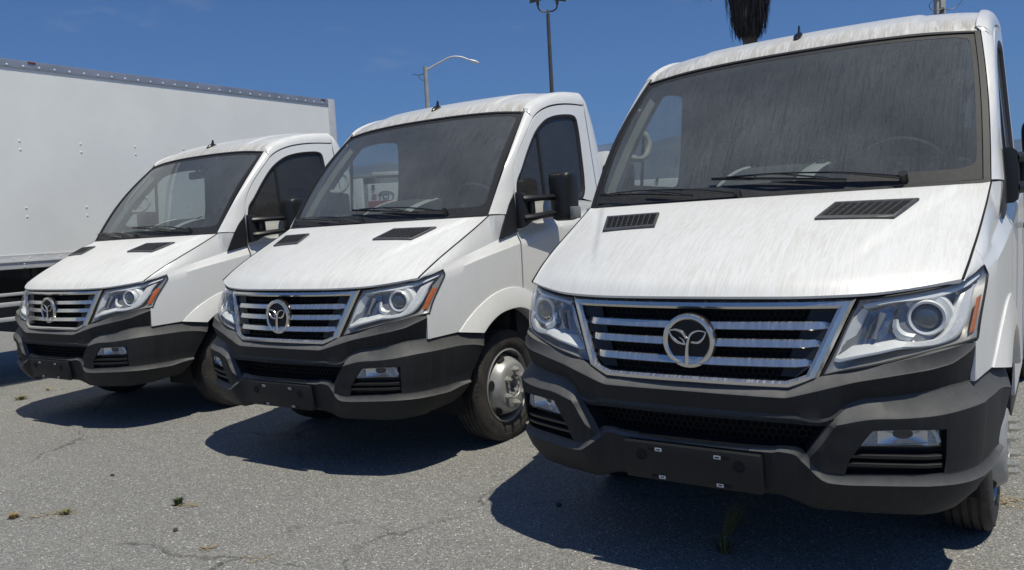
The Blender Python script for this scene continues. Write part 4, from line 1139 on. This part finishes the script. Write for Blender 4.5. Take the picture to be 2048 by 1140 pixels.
# --- dark boxes and firewall added to stop light leaks, then the chassis
eb = MB().box((-.60, .16, .42), (.60, 1.30, 1.05)); eb.box((-.60, 1.62, .42), (.60, 2.7, .60)); obj("light_leak_shell", eb, 'dark', T_)
fw = MB().grid(np.array([[(x, 1.28, z) for x in (-.95, 0, .95)] for z in (.5, 1.0, 1.5)])); obj("firewall", fw, 'dark', T_)
ch = MB()
for s in (-1, 1): ch.box((min(s * .36, s * .44), .30, .46), (max(s * .36, s * .44), 6.2, .66))
for y in (1.6, 2.9, 3.9, 5.3, 6.1): ch.box((-.36, y, .48), (.36, y + .08, .64))
cho = obj("chassis_frame", ch, 'chassis', T_)
fa = MB().tube([(-.80, 1.14, .383), (-.5, 1.14, .33), (.5, 1.14, .33), (.80, 1.14, .383)], .05, 10); obj("front_axle", fa, 'chassis', cho)
ra = MB().tube([(-.86, 4.70, .383), (.86, 4.70, .383)], .06, 10); ra.lathe([(-.16, .05), (-.10, .15), (0, .18), (.1, .15), (.16, .05)], 20, (0, 4.7, .383), 'x'); obj("rear_axle", ra, 'chassis', cho)
bx_ = MB().box((-.95, 2.9, .42), (-.50, 4.1, .80), .02); bx_.box((.50, 2.9, .42), (.95, 4.1, .80), .02); obj("battery_box", bx_, 'chassis', cho)
sp_ = MB().box((.93, 1.70, .36), (1.0, 2.55, .50), .015); bothsides("cab_step", sp_, 'black', T_)
# ------------------------------------------------------------------ the three trucks
POSES = [((0.68409, 3.10322), -34.9494), ((-1.48811, 4.98278), -33.6081), ((-3.89700, 6.63257), -32.9296)]
truck.location = (*POSES[0][0], 0); truck.rotation_euler = (0, 0, R(POSES[0][1]))
for (xy, rz), lab in zip(POSES[1:], ("middle white truck of the row, with its front wheel and silver rim in view", "left white truck of the row, parked beside the long white box body")):
    c = copy_tree(truck); c.location = (*xy, 0); c.rotation_euler = (0, 0, R(rz)); c['label'] = lab
bpy.context.view_layer.update()
# ------------------------------------------------------------------ ground
def asphalt_mat():
    m, n, l, b, o = new_mat("old_asphalt")
    big = ramp(n, l, noise(n, l, s=0.55, detail=6, rough=0.6), [(0.3, 0.0), (0.72, 1.0)])
    med = ramp(n, l, noise(n, l, s=7, detail=6, rough=0.65), [(0.3, 0.0), (0.72, 1.0)])
    tc = n.new("ShaderNodeTexCoord")
    vo = n.new("ShaderNodeTexVoronoi"); vo.inputs['Scale'].default_value = 88; l.new(tc.outputs['Object'], vo.inputs['Vector'])
    sx = n.new("ShaderNodeSeparateColor"); l.new(vo.outputs['Color'], sx.inputs[0])
    stone = ramp(n, l, sx.outputs[0], [(0.0, 0.14), (0.5, 0.23), (0.8, 0.32), (0.92, 0.46), (0.98, 0.82)])
    vo2 = n.new("ShaderNodeTexVoronoi"); vo2.inputs['Scale'].default_value = 190; l.new(tc.outputs['Object'], vo2.inputs['Vector'])
    sx2 = n.new("ShaderNodeSeparateColor"); l.new(vo2.outputs['Color'], sx2.inputs[0])
    grit = ramp(n, l, sx2.outputs[1], [(0.0, 0.14), (0.6, 0.26), (1.0, 0.46)])
    edge = ramp(n, l, vo.outputs['Distance'], [(0.25, 1.0), (0.55, 0.0)])
    base = mixc(n, l, edge, grit, stone)
    c = mixc(n, l, math_(n, l, 'MULTIPLY', big, 0.5), base, mixc(n, l, 1.0, base, (0.74, 0.75, 0.77), 'MULTIPLY'))
    c = mixc(n, l, math_(n, l, 'MULTIPLY', med, 0.22), c, mixc(n, l, 1.0, c, (1.22, 1.17, 1.06), 'MULTIPLY'))
    # wandering hairline cracks
    nz = n.new("ShaderNodeTexNoise"); nz.inputs['Scale'].default_value = 1.6; nz.inputs['Detail'].default_value = 6; nz.inputs['Roughness'].default_value = .65
    l.new(tc.outputs['Object'], nz.inputs['Vector'])
    wv = n.new("ShaderNodeMix"); wv.data_type = 'RGBA'; wv.blend_type = 'LINEAR_LIGHT'; wv.inputs[0].default_value = 0.22
    l.new(tc.outputs['Object'], wv.inputs['A']); l.new(nz.outputs['Color'], wv.inputs['B'])
    ve = n.new("ShaderNodeTexVoronoi"); ve.feature = 'DISTANCE_TO_EDGE'; ve.inputs['Scale'].default_value = 0.42; l.new(wv.outputs['Result'], ve.inputs['Vector'])
    cr = ramp(n, l, ve.outputs['Distance'], [(0.0, 1.0), (0.006, 0.0)])
    crm = ramp(n, l, noise(n, l, s=1.1, detail=5, rough=0.7), [(0.44, 0.0), (0.60, 0.85)])
    crf = math_(n, l, 'MULTIPLY', cr, crm)
    c = mixc(n, l, crf, c, (0.05, 0.048, 0.045))
    c = mixc(n, l, 1.0, c, (0.92, 0.91, 0.86), 'MULTIPLY')
    l.new(c, b.inputs['Base Color'])
    b.inputs['Roughness'].default_value = 0.85
    bp = n.new("ShaderNodeBump"); bp.inputs['Strength'].default_value = 0.7; bp.inputs['Distance'].default_value = 0.004
    h = math_(n, l, 'SUBTRACT', math_(n, l, 'MULTIPLY', edge, 0.6), math_(n, l, 'MULTIPLY', crf, 1.5))
    l.new(math_(n, l, 'ADD', h, math_(n, l, 'MULTIPLY', grit, 1.2)), bp.inputs['Height']); l.new(bp.outputs[0], b.inputs['Normal'])
    return m
MAT['asphalt'] = asphalt_mat()
MAT['soil'] = plain("far_dry_ground", (0.16, 0.15, 0.12), 0.95, var=0.3, s=0.05)
gm = MB().grid(np.array([[(x, y, 0) for x in (-70, 0, 70)] for y in (-40, 30, 100)])); obj("ground", gm, 'asphalt', kind='structure')
fg = MB().grid(np.array([[(x, y, -.05) for x in np.linspace(-9300, 9300, 5)] for y in np.linspace(-9300, 9300, 5)])); obj("far_ground", fg, 'soil', kind='structure')

MAT.update(
    box_white=plain("white_box_panel", (0.86, 0.865, 0.83), 0.35, var=0.05, s=1.2, bump=0.5, bscale=1.6),
    alu=plain("dull_aluminium", (0.42, 0.43, 0.45), 0.42, 0.7, var=0.15, s=3),
    alu_light=plain("pale_aluminium", (0.60, 0.60, 0.60), 0.5, 0.3, var=0.08, s=6),
    rivet=plain("rivet_heads", (0.85, 0.85, 0.84), 0.4, 0.0),
    red_lens=plain("red_marker_lens", (0.22, 0.04, 0.02), 0.25, coat=0.4),
    concrete=plain("grey_concrete_pole", (0.40, 0.40, 0.39), 0.8, var=0.12, s=4),
    galv=plain("galvanised_steel", (0.62, 0.63, 0.64), 0.45, 0.4, var=0.08),
    bronze=plain("dark_bronze_pole", (0.10, 0.095, 0.085), 0.5, 0.2, var=0.2, s=3),
    lamp_white=plain("lamp_lens_white", (0.75, 0.75, 0.72), 0.4),
    frond_dead=plain("dead_palm_fronds", (0.034, 0.031, 0.029), 0.9, var=0.6, s=3),
    frond_green=plain("green_palm_fronds", (0.05, 0.08, 0.03), 0.6, var=0.4, s=3),
    bark=plain("palm_bark", (0.10, 0.085, 0.07), 0.95, var=0.35, s=9),
    wall_grey=plain("grey_building_wall", (0.30, 0.31, 0.31), 0.85, var=0.1, s=2),
    trim_white=plain("white_fascia", (0.72, 0.72, 0.70), 0.6),
    red=plain("red_band_paint", (0.42, 0.05, 0.04), 0.45),
    dark_text=plain("dark_grey_lettering", (0.03, 0.03, 0.035), 0.5),
    weed_green=plain("weed_leaves_green", (0.085, 0.115, 0.045), 0.8, var=0.4, s=30),
    weed_dry=plain("dry_straw", (0.36, 0.27, 0.13), 0.85, var=0.35, s=40),
    weed_olive=plain("half_dry_grass", (0.17, 0.16, 0.06), 0.8, var=0.35, s=40),
    stone=plain("dark_pebble", (0.06, 0.055, 0.05), 0.8),
)
def mountain_mat():
    m, n, l, b, o = new_mat("dry_mountain_slopes")
    f = ramp(n, l, noise(n, l, s=0.0022, detail=9, rough=0.62), [(0.35, 0.0), (0.65, 1.0)])
    l.new(mixc(n, l, f, (0.05, 0.06, 0.045), (0.15, 0.14, 0.12)), b.inputs['Base Color']); b.inputs['Roughness'].default_value = 0.95
    return m
MAT['mountain'] = mountain_mat()

# ------------------------------------------------------------------ mountains on the horizon
from mathutils import noise as mnoise
mm = MB(); rows = []
az = np.linspace(-60, 70, 320); dist = np.linspace(0, 1, 34)
el_tab = tab([(-60, 3.2), (-30, 4.0), (-12, 4.5), (-8.5, 4.9), (0, 5.3), (6, 5.6), (9, 5.5), (12, 5.9), (18, 5.0), (26, 4.1), (32, 3.5), (36, 3.9), (50, 3.0), (70, 2.5)])
for w in dist:
    r = 5200 + 3600 * w
    L = []
    for a in az:
        x, y = r * math.sin(R(a)), r * math.cos(R(a))
        ridge = math.tan(R(float(el_tab(a)))) * 8200
        shape = math.sin(math.pi * min(1, w / .83) / 2) ** 1.6 if w < .83 else math.cos((w - .83) / .17 * math.pi / 2)
        nz = mnoise.fractal(Vector((x / 1500, y / 1500, 3.1)), 1.0, 2.0, 7)
        rdg = 1 - abs(mnoise.fractal(Vector((x / 900, y / 2600, 7.7)), 0.9, 2.1, 6))
        h = ridge * shape * (.82 + .10 * nz + .14 * rdg) + 40 * nz * shape
        L.append((x, y, max(-1, h)))
    rows.append(L)
obj("mountains", mm.grid(np.array(rows)), 'mountain', kind='structure', angle=180)

# ------------------------------------------------------------------ long box truck beyond the left truck
bt = thing("box_truck", "long white box body with riveted grey top rail behind the left truck", "box truck", (-2.627, 12.613, 0), R(-35.03))
W = MB().box((-2.45, -7.4, 1.44), (0, 0, 3.50)); obj("box_body", W, 'box_white', bt)
rf_ = MB().box((-2.44, -7.39, 3.50), (-.01, -.01, 3.56)); obj("box_roof", rf_, 'box_white', bt)
tr = MB().grid(np.array([[(x, y, z) for y in np.linspace(-7.42, -.13, 12)] for x, z in ((.0015, 3.488), (.014, 3.490), (.016, 3.53), (.010, 3.575), (-.02, 3.583), (-.10, 3.583))])); obj("top_rail", tr, 'alu', bt)
cpst = MB().box((-.12, -.128, 1.30), (.013, .006, 3.588), .006); obj("corner_post", cpst, 'alu_light', bt)
lr = MB().grid(np.array([[(x, y, z) for y in np.linspace(-7.42, -.13, 12)] for x, z in ((.001, 1.455), (.012, 1.452), (.014, 1.41), (.022, 1.395), (.024, 1.375), (.012, 1.368), (.012, 1.305), (-.02, 1.298), (-.3, 1.298))])); obj("bottom_rail", lr, 'alu_light', bt)
rv_ = MB()
def rivet(m, x, y, z, r=.013):
    m.lathe([(x, r), (x + r * .45, r * .8), (x + r * .7, .0004)], 8, (0, y, z), 'x')
for k in range(44): rivet(rv_, .016, -7.35 + k * .165, 3.514)
obj("top_rail_rivets", rv_, 'rivet', bt, kind='stuff', fix=False)
rv_ = MB()
for k in range(11):
    y = -7.28 + k * .656 - .0
    y = -4.655 + (k - 4) * .66
    for z in (2.697, 2.603, 1.965, 1.868): rivet(rv_, .0, y, z, .012)
obj("wall_rivets", rv_, 'rivet', bt, kind='stuff', fix=False)
rv_ = MB()
for k in range(40): rivet(rv_, .013, -7.3 + k * .164, 1.417, .011)
for k in range(11):
    for z in (1.351, 1.323): rivet(rv_, .013, -4.74 + (k - 4) * .66, z, .011)
for k in range(16): rivet(rv_, .013, -.118, 3.4 - k * .12, .009)
obj("rail_rivets", rv_, 'rivet', bt, kind='stuff', fix=False)
for y in (-4.455, -.23):
    mk = MB().box((.012, y - .042, 3.552), (.026, y + .042, 3.570), .006); obj("marker_light", mk, 'red_lens', bt)
for y0, y1, z0, z1, x in ((-7.0, -2.6, 1.010, 1.045, -.05), (-7.0, -2.6, .895, .945, -.05), (-7.0, -2.6, .735, .782, -.05)):
    g = MB().box((x - .03, y0, z0), (x, y1, z1), .006); obj("side_guard_bar", g, 'alu_light', bt)
for y in (-6.4, -4.6, -2.8):
    g = MB().box((-.16, y - .03, .70), (-.09, y + .03, 1.30)); obj("guard_bracket", g, 'chassis', bt)
c_ = MB()
for x in (-1.62, -.90): c_.box((x - .05, -9.8, .95), (x + .05, -.1, 1.18))
for k in range(12): c_.box((-2.35, -7.2 + k * .62, 1.18), (-.1, -7.12 + k * .62, 1.30))
c_.box((-2.0, -4.6, .55), (-.5, -3.4, .95)); obj("box_chassis", c_, 'chassis', bt)
for x in (-.12, -.42, -2.05, -2.33):
    t_ = MB().lathe([(-.13, .28), (-.13, .42), (-.11, .47), (.09, .47), (.12, .42), (.12, .28)], 40, (x - .1, -1.5, .47), 'x'); wv_ = obj("truck_wheel", t_, 'tyre', bt)
    r_ = MB().lathe([(.11, .285), (.06, .25), (.03, .2), (.05, .1), (.05, .001)], 30, (x - .1, -1.5, .47), 'x'); obj("truck_rim", r_, 'rim', wv_)
cab_ = MB().box((-2.3, -10.0, .6), (-.15, -7.75, 2.5), .12); obj("cab", cab_, 'box_white', bt)
cw_ = MB().box((-2.32, -9.6, 1.55), (-.13, -8.7, 2.25), .05); obj("cab_window", cw_, 'gloss_black', bt)
for x in (-.35, -2.1):
    t_ = MB().lathe([(-.13, .28), (-.13, .42), (-.11, .47), (.09, .47), (.12, .42), (.12, .28)], 40, (x, -8.9, .47), 'x'); obj("truck_wheel", t_, 'tyre', bt)

# ------------------------------------------------------------------ poles and palm behind the row
sl = thing("street_lamp", "grey street lamp with a curved arm, standing left of the floodlight pole", "street lamp", (-3.15, 34, 0))
obj("lamp_pole", MB().tube([(0, 0, 0), (0, 0, 4), (.02, 0, 8.3)], [.13, .105, .085], 12), 'concrete', sl)
obj("lamp_arm", MB().tube(spline([(.03, 0, 8.14), (.65, -.02, 8.44), (1.19, -.05, 8.64), (1.55, -.06, 8.61), (1.88, -.08, 8.47)], 20), np.linspace(.05, .032, 20), 8), 'galv', sl)
lh_ = MB().tube([(1.84, -.08, 8.485), (1.95, -.08, 8.445), (2.12, -.08, 8.385), (2.24, -.08, 8.335), (2.29, -.08, 8.31)], [.035, .085, .105, .085, .03], 12, flat=.6); obj("lamp_head", lh_, 'lamp_white', sl)
wb_ = MB().tube([(0, 0, 8.02), (-.30, 0, 7.97)], .02, 6); wb_.tube([(-.02, 0, 7.72), (-.2, 0, 7.78), (-.32, 0, 7.98)], .012, 5); obj("wire_bracket", wb_, 'bronze', sl)
obj("wire_stub", MB().tube(spline([(-.28, 0, 7.97), (-.42, .1, 8.02), (-.56, .3, 8.05)], 6), .014, 5), 'bronze', sl)

fl_ = thing("floodlight_pole", "tall dark pole carrying twin square floodlights above the middle truck", "floodlight pole", (2.08, 33, 0))
obj("pole", MB().tube([(0, 0, 0), (0, 0, 5), (.0, 0, 9.93)], [.11, .09, .07], 12), 'bronze', fl_)
yk = MB().tube([(0, 0, 9.9), (0, 0, 10.1)], .035, 8); yk.tube(spline([(-.39, 0, 10.33), (-.37, 0, 10.17), (-.27, 0, 10.06), (0, 0, 10.03), (.24, 0, 10.05), (.36, 0, 10.14), (.40, 0, 10.33)], 24), .033, 8); obj("yoke", yk, 'bronze', fl_)
for x0, tl in ((-.46, .14), (.50, -.10)):
    hdp = MB(); a, b = x0 - .25, x0 + .25
    L = [(a, -.20, 10.38 - tl * .3), (b, -.20, 10.38 + tl * .5), (b, .22, 10.52 + tl * .5), (a, .22, 10.52 - tl * .3)]
    hdp.prism(L, (0, -.12, .34)); hd_ = obj("floodlight", hdp, 'bronze', fl_)
    cc = np.mean(L, axis=0); gl_ = MB().poly([tuple(cc + (np.array(p) - cc) * .84 + [0, .004, -.008]) for p in L]); obj("floodlight_lens", gl_, 'lamp_white', hd_)
    nk = MB().tube([(x0 + (.07 if x0 < 0 else -.1), 0, 10.30), (x0 + (.07 if x0 < 0 else -.1), 0, 10.45)], .06, 8); obj("floodlight_knuckle", nk, 'bronze', hd_)

rnd = random.Random(4)
pm = thing("palm_tree", "palm with a thick skirt of dead hanging fronds above the right truck's roof", "palm tree", (8.70, 28, 0))
tk = MB(); rr = [.34 - .10 * min(1, k / 12) + .012 * (k % 2) for k in range(40)]
tk.tube([(.02 * math.sin(k * .3), 0, k * .30) for k in range(40)], rr, 14); obj("trunk", tk, 'bark', pm)
sk = MB()
for k in range(2600):
    a = rnd.uniform(0, 2 * math.pi); z1 = rnd.uniform(7.55, 11.4); env = np.interp(z1, [7.4, 7.9, 8.3, 8.8, 9.6, 11.4], [.28, .50, .66, .78, .86, .82])
    r0 = env * math.sqrt(rnd.uniform(.25, 1)); ln = rnd.uniform(.35, 1.0); x0, y0 = r0 * math.cos(a), r0 * math.sin(a)
    r1 = max(.2, r0 - rnd.uniform(-.02, .16)); a1 = a + rnd.uniform(-.12, .12); z0 = max(z1 - ln, 7.34 + rnd.uniform(0, .35)); w = rnd.uniform(.012, .035)
    t = np.array([-math.sin(a), math.cos(a), 0]) * w; A, B = np.array([x0, y0, z1]), np.array([r1 * math.cos(a1), r1 * math.sin(a1), z0]); Mi = (A + B) / 2 + np.array([math.cos(a), math.sin(a), 0]) * rnd.uniform(-.02, .05)
    sk.add([A - t * .6, A + t * .6, Mi + t, Mi - t, B + t * .25, B - t * .25], [(0, 1, 2, 3), (3, 2, 4, 5)])
obj("dead_frond_skirt", sk, 'frond_dead', pm, kind='stuff', fix=False)
core = MB().lathe([(7.45, .24), (7.9, .40), (8.5, .58), (9.5, .68), (11.3, .66)], 16, (0, 0, 0), 'z'); obj("skirt_core", core, 'frond_dead', pm)
for k in range(26):
    a = 2 * math.pi * k / 26 + rnd.uniform(-.1, .1); e = rnd.uniform(-.5, 1.2); Lf = rnd.uniform(1.7, 2.3)
    path = [np.array([math.cos(a) * (.2 + Lf * t * math.cos(e * (1 - .5 * t))), math.sin(a) * (.2 + Lf * t * math.cos(e * (1 - .5 * t))), 11.5 + Lf * t * math.sin(e) - 1.1 * t * t]) for t in np.linspace(0, 1, 6)]
    f_ = MB().tube(path[:5], .02, 5); tip = path[4]; d0 = path[5] - path[3]; d0 /= np.linalg.norm(d0); sd = np.cross(d0, (0, 0, 1)); sd /= np.linalg.norm(sd)
    for q in np.linspace(-1.2, 1.2, 17):
        dr = d0 * math.cos(q) + sd * math.sin(q); pp = tip + dr * .9 * (1 - .15 * abs(q)) + np.array([0, 0, -.35]); mid_ = tip + dr * .55; wv = np.cross(dr, (0, 0, 1)) * .035
        f_.add([tip, mid_ + wv, mid_ - wv, pp], [(0, 1, 2), (1, 3, 2)])
    obj("palm_frond", f_, 'frond_green', pm, fix=False)
hg = MB().tube(spline([(-.75, -.3, 8.78), (-.82, -.3, 8.55), (-.86, -.3, 8.36), (-.74, -.3, 8.27), (-.70, -.3, 8.20), (-.62, -.3, 7.95), (-.52, -.3, 7.6), (-.40, -.3, 7.2)], 24), .008, 4); obj("hanging_stem", hg, 'frond_dead', pm)
lf = MB().add([(-1.42, -.3, 8.98), (-1.30, -.3, 8.98), (-1.36, -.32, 8.66)], [(0, 1, 2)]); lf.prism([(-1.43, -.3, 9.3), (-1.29, -.3, 9.3), (-1.33, -.3, 8.85), (-1.36, -.3, 8.70), (-1.39, -.3, 8.85)], (0, .03, 0)); obj("hanging_leaf_tip", lf, 'frond_green', pm)
st_ = MB().tube(spline([(-1.36, -.29, 9.2), (-1.1, -.2, 10.2), (-.2, 0, 11.4)], 8), .02, 5); obj("hanging_leaf_stem", st_, 'frond_green', pm)

up = thing("utility_pole", "grey utility pole with a loop of cable behind the right truck's roof", "utility pole", (16.40, 30, 0))
obj("pole", MB().box((-.17, -.12, 0), (.17, .12, 9.6), .02), 'concrete', up)
obj("pole_channel", MB().box((-.06, -.135, 0), (-.02, -.118, 9.6)), 'bronze', up)
cl_ = MB().tube(spline([(-.02, -.17, 9.05), (-.22, -.17, 8.90), (-.36, -.17, 8.80), (-.47, -.17, 8.62), (-.42, -.17, 8.52), (-.22, -.17, 8.47), (.05, -.17, 8.50), (.28, -.17, 8.46), (.48, -.17, 8.52), (.68, -.17, 8.70), (.80, -.17, 8.86), (.84, -.17, 9.05)], 50), .014, 5); obj("cable_loop", cl_, 'bronze', up)
obj("cable_clamp", MB().box((.01, -.17, 8.38), (.09, -.115, 8.56), .01), 'bronze', up)
obj("cross_arm", MB().box((-1.2, -.08, 9.3), (1.2, .08, 9.42), .01), 'concrete', up)

# ------------------------------------------------------------------ beyond the windows: shed, trailer with lettering, white trailer
sh_ = thing("shed", "grey flat roofed shed with pale fascia seen through the middle truck's cab", "shed", (-2.5, 17.6, 0))
obj("shed_wall", MB().box((-2.4, .1, 0), (3.2, 3.2, 2.55)), 'wall_grey', sh_)
obj("fascia", MB().box((-.42, -.08, 2.72), (3.5, 3.4, 2.79), .01), 'trim_white', sh_)
obj("fascia", MB().box((-2.9, .2, 2.70), (-.44, 3.4, 2.76), .01), 'wall_grey', sh_)
obj("shed_post", MB().box((-.40, -.02, 0), (-.32, .06, 2.72)), 'wall_grey', sh_)
obj("shed_beam", MB().box((-.30, -.02, 2.52), (3.3, .06, 2.66)), 'wall_grey', sh_)
tl_ = thing("lettered_trailer", "white trailer end with dark lettering over a red band, seen through the middle cab", "trailer", (-2.49, 16.0, 0))
obj("trailer_body", MB().box((-.29, 0, .9), (.9, 6.0, 2.45), .01), 'box_white', tl_)
obj("red_band", MB().box((-.288, -.004, 1.35), (.898, .006, 2.105)), 'red', tl_)
def text(s, name, size, loc, mat, parent, ext=.002, rot=(math.pi / 2, 0, 0), shear=0.0):
    cu = bpy.data.curves.new(name, 'FONT'); cu.body = s; cu.size = size; cu.extrude = ext; cu.align_x = 'LEFT'; cu.shear = shear; cu.offset = .004
    t_ = bpy.data.objects.new(name, cu); COL.objects.link(t_); bpy.context.view_layer.update(); me = bpy.data.meshes.new_from_object(t_); bpy.data.objects.remove(t_)
    o = bpy.data.objects.new(name, me); COL.objects.link(o); o.location = loc; o.rotation_euler = rot; o.parent = parent; me.materials.clear(); me.materials.append(MAT[mat]); return o
text("TCI", "lettering", .150, (-.105, -.006, 2.135), 'dark_text', tl_, shear=.15)
for k in range(5): obj("speed_stripe", MB().box((-.225 + k * .004, -.006, 2.137 + k * .024), (-.125 + k * .002, -.002, 2.147 + k * .024)), 'red', tl_)
obj("lettering_arc", MB().tube(spline([(-.06, -.008, 2.262), (.04, -.008, 2.288), (.13, -.008, 2.282), (.20, -.008, 2.25), (.225, -.008, 2.21), (.215, -.008, 2.165), (.19, -.008, 2.14)], 24), .007, 5), 'dark_text', tl_)
obj("trailer_hook", MB().box((-.205, -.02, 2.33), (-.145, .0, 2.43)), 'dark_text', tl_)
obj("trailer_bumper", MB().box((-.28, -.05, .75), (.88, .02, .9)), 'chassis', tl_)
for x in (-.1, .7):
    t_ = MB().lathe([(-.12, .28), (-.12, .42), (-.10, .46), (.10, .46), (.12, .42), (.12, .28)], 30, (x, 1.6, .46), 'x'); obj("trailer_wheel", t_, 'tyre', tl_)
wt = thing("white_trailer", "low white trailer whose top shows through the right truck's side window", "trailer", (4.6, 24, 0), R(-4))
obj("trailer_body", MB().box((-.9, 0, .8), (1.3, 5, 2.60), .03), 'box_white', wt)
obj("trailer_hook", MB().box((-.10, -.03, 2.52), (-.02, .0, 2.63)), 'chassis', wt)
for x in (-.7, 1.1):
    t_ = MB().lathe([(-.12, .28), (-.12, .38), (-.10, .40), (.10, .40), (.12, .38), (.12, .28)], 30, (x, 2.4, .40), 'x'); obj("trailer_wheel", t_, 'tyre', wt)

# ------------------------------------------------------------------ weeds, straw and pebbles on the asphalt
def weed(name, label, loc, n, h, spread, mat, lean=(0, 0), w=.0035, seed=0, flat=0.0, mats=None):
    r = random.Random(seed); m = MB()
    for k in range(n):
        if flat >= .5:      # loose straws lying every which way
            cx, cy = r.gauss(0, spread * .55), r.gauss(0, spread * .30); q = r.gauss(.5, .9); L = spread * r.uniform(.12, .6); z = r.uniform(.001, .010)
            dv, sd = np.array([math.cos(q), math.sin(q), r.uniform(-.08, .08)]) * L / 2, np.array([-math.sin(q), math.cos(q), 0]) * w * .5
            o = np.array([cx, cy, z + abs(dv[2])]); m.add([o - dv - sd, o + dv - sd, o + dv + sd, o - dv + sd], [(0, 1, 2, 3)]); continue
        a = r.uniform(0, 2 * math.pi); d = r.uniform(0, spread * .35); L = h * r.uniform(.45, 1.1); o = r.uniform(.2, 1) * spread
        x0, y0 = d * math.cos(a), d * math.sin(a); a2 = a + r.uniform(-.7, .7); ex, ey = x0 + o * math.cos(a2) + lean[0] * L, y0 + o * math.sin(a2) + lean[1] * L
        z1 = max(L * (1 - flat) , .004); pts = [np.array([x0, y0, .0]), np.array([lerp(x0, ex, .35), lerp(y0, ey, .35), z1 * .62]), np.array([ex, ey, z1 * r.uniform(.75, 1.0)])]
        sd = np.array([-math.sin(a2), math.cos(a2), 0]) * w * r.uniform(.6, 1.3)
        m.add([pts[0] - sd, pts[0] + sd, pts[1] + sd * .8, pts[1] - sd * .8, pts[2]], [(0, 1, 2, 3), (3, 2, 4)])
    o = obj(name, m, mat, fix=False); o.location = loc; tag(o, label, "weed"); return o
weed("weed_tuft", "small green weed tuft in the open asphalt below the middle truck", (-1.964, 4.407, .001), 80, .055, .045, 'weed_green', seed=1)
weed("dry_tuft", "straw coloured dry stems scattered beside the green weed tuft", (-1.90, 4.375, .001), 40, .03, .07, 'weed_dry', seed=2, flat=.5)
weed("dry_tuft", "small round dry brown tuft nearest the left edge of the asphalt", (-2.862, 4.344, .001), 70, .035, .045, 'weed_dry', seed=3)
weed("dry_tuft", "flattened dry tuft with straw strands, between the brown tuft and the green one", (-2.585, 4.37, .001), 60, .035, .06, 'weed_olive', seed=4, flat=.3)
weed("dry_straw", "flat spill of pale straw lying left of the flattened dry tuft", (-2.66, 4.345, .001), 40, .02, .12, 'weed_dry', seed=5, flat=.75)
weed("dry_straw", "pale straw patch in front of the middle truck's shadow, near the bottom edge", (-1.544, 3.736, .001), 36, .02, .05, 'weed_dry', seed=6, flat=.5)
weed("dry_straw", "thin dry twigs lying at the bottom edge of the asphalt", (-1.24, 3.57, .001), 26, .02, .10, 'weed_dry', seed=7, flat=.7, w=.0025)
weed("weed_tuft", "olive weed tuft farthest left, in front of the left truck", (-5.02, 7.92, .001), 60, .05, .11, 'weed_olive', seed=8)
weed("weed_tuft", "tiny olive weed just behind the farthest left tuft", (-5.0, 8.35, .001), 26, .035, .06, 'weed_dry', seed=9)
weed("tall_weed", "tall grassy weed growing in the shade under the right truck's bumper", (.93, 3.56, .001), 90, .17, .10, 'weed_olive', lean=(.75, .25), w=.0018, seed=10)
weed("weed_tuft", "low weed in the shade at the bottom edge in front of the right truck", (.86, 3.36, .001), 60, .09, .07, 'weed_olive', seed=11)
weed("dry_straw", "dry grass stems on the asphalt beside the right truck's front wheel", (2.335, 3.76, .001), 60, .02, .16, 'weed_dry', seed=12, flat=.7)
def pebble(label, loc, r, seed):
    q = random.Random(seed); m = MB().lathe([(-.4 * r, .5 * r), (0, r), (.5 * r, .7 * r), (.7 * r, .0004)], 9, (0, 0, .4 * r), 'z', caps=True)
    m.v = [(x * q.uniform(.8, 1.2), y * q.uniform(.8, 1.2), z) for x, y, z in m.v]; o = obj("pebble", m, 'stone'); o.location = loc; tag(o, label, "pebble"); return o
pebble("dark pebble on the open asphalt left of the middle truck's shadow", (-2.663, 5.053, 0), .014, 1)
pebble("dark pebble on the asphalt just below the green weed tuft", (-1.811, 4.001, 0), .014, 2)
pebble("small dark stone lying inside the shadow of the right truck", (.178, 4.05, 0), .016, 3)
# ------------------------------------------------------------------ air between here and the mountains
def haze_mat():
    m = bpy.data.materials.new("thin_haze"); m.use_nodes = True; n = m.node_tree.nodes; n.clear()
    o = n.new("ShaderNodeOutputMaterial"); v = n.new("ShaderNodeVolumePrincipled")
    v.inputs['Color'].default_value = (0.27, 0.54, 1.0, 1); v.inputs['Density'].default_value = HAZE; v.inputs['Anisotropy'].default_value = 0.0
    m.node_tree.links.new(v.outputs[0], o.inputs['Volume']); return m
HAZE = 9e-5
if HAZE:
    hz_ = MB().box((-9500, -9500, -1.6), (9500, 9500, 1050)); ho = obj("haze", hz_, haze_mat(), kind='stuff')
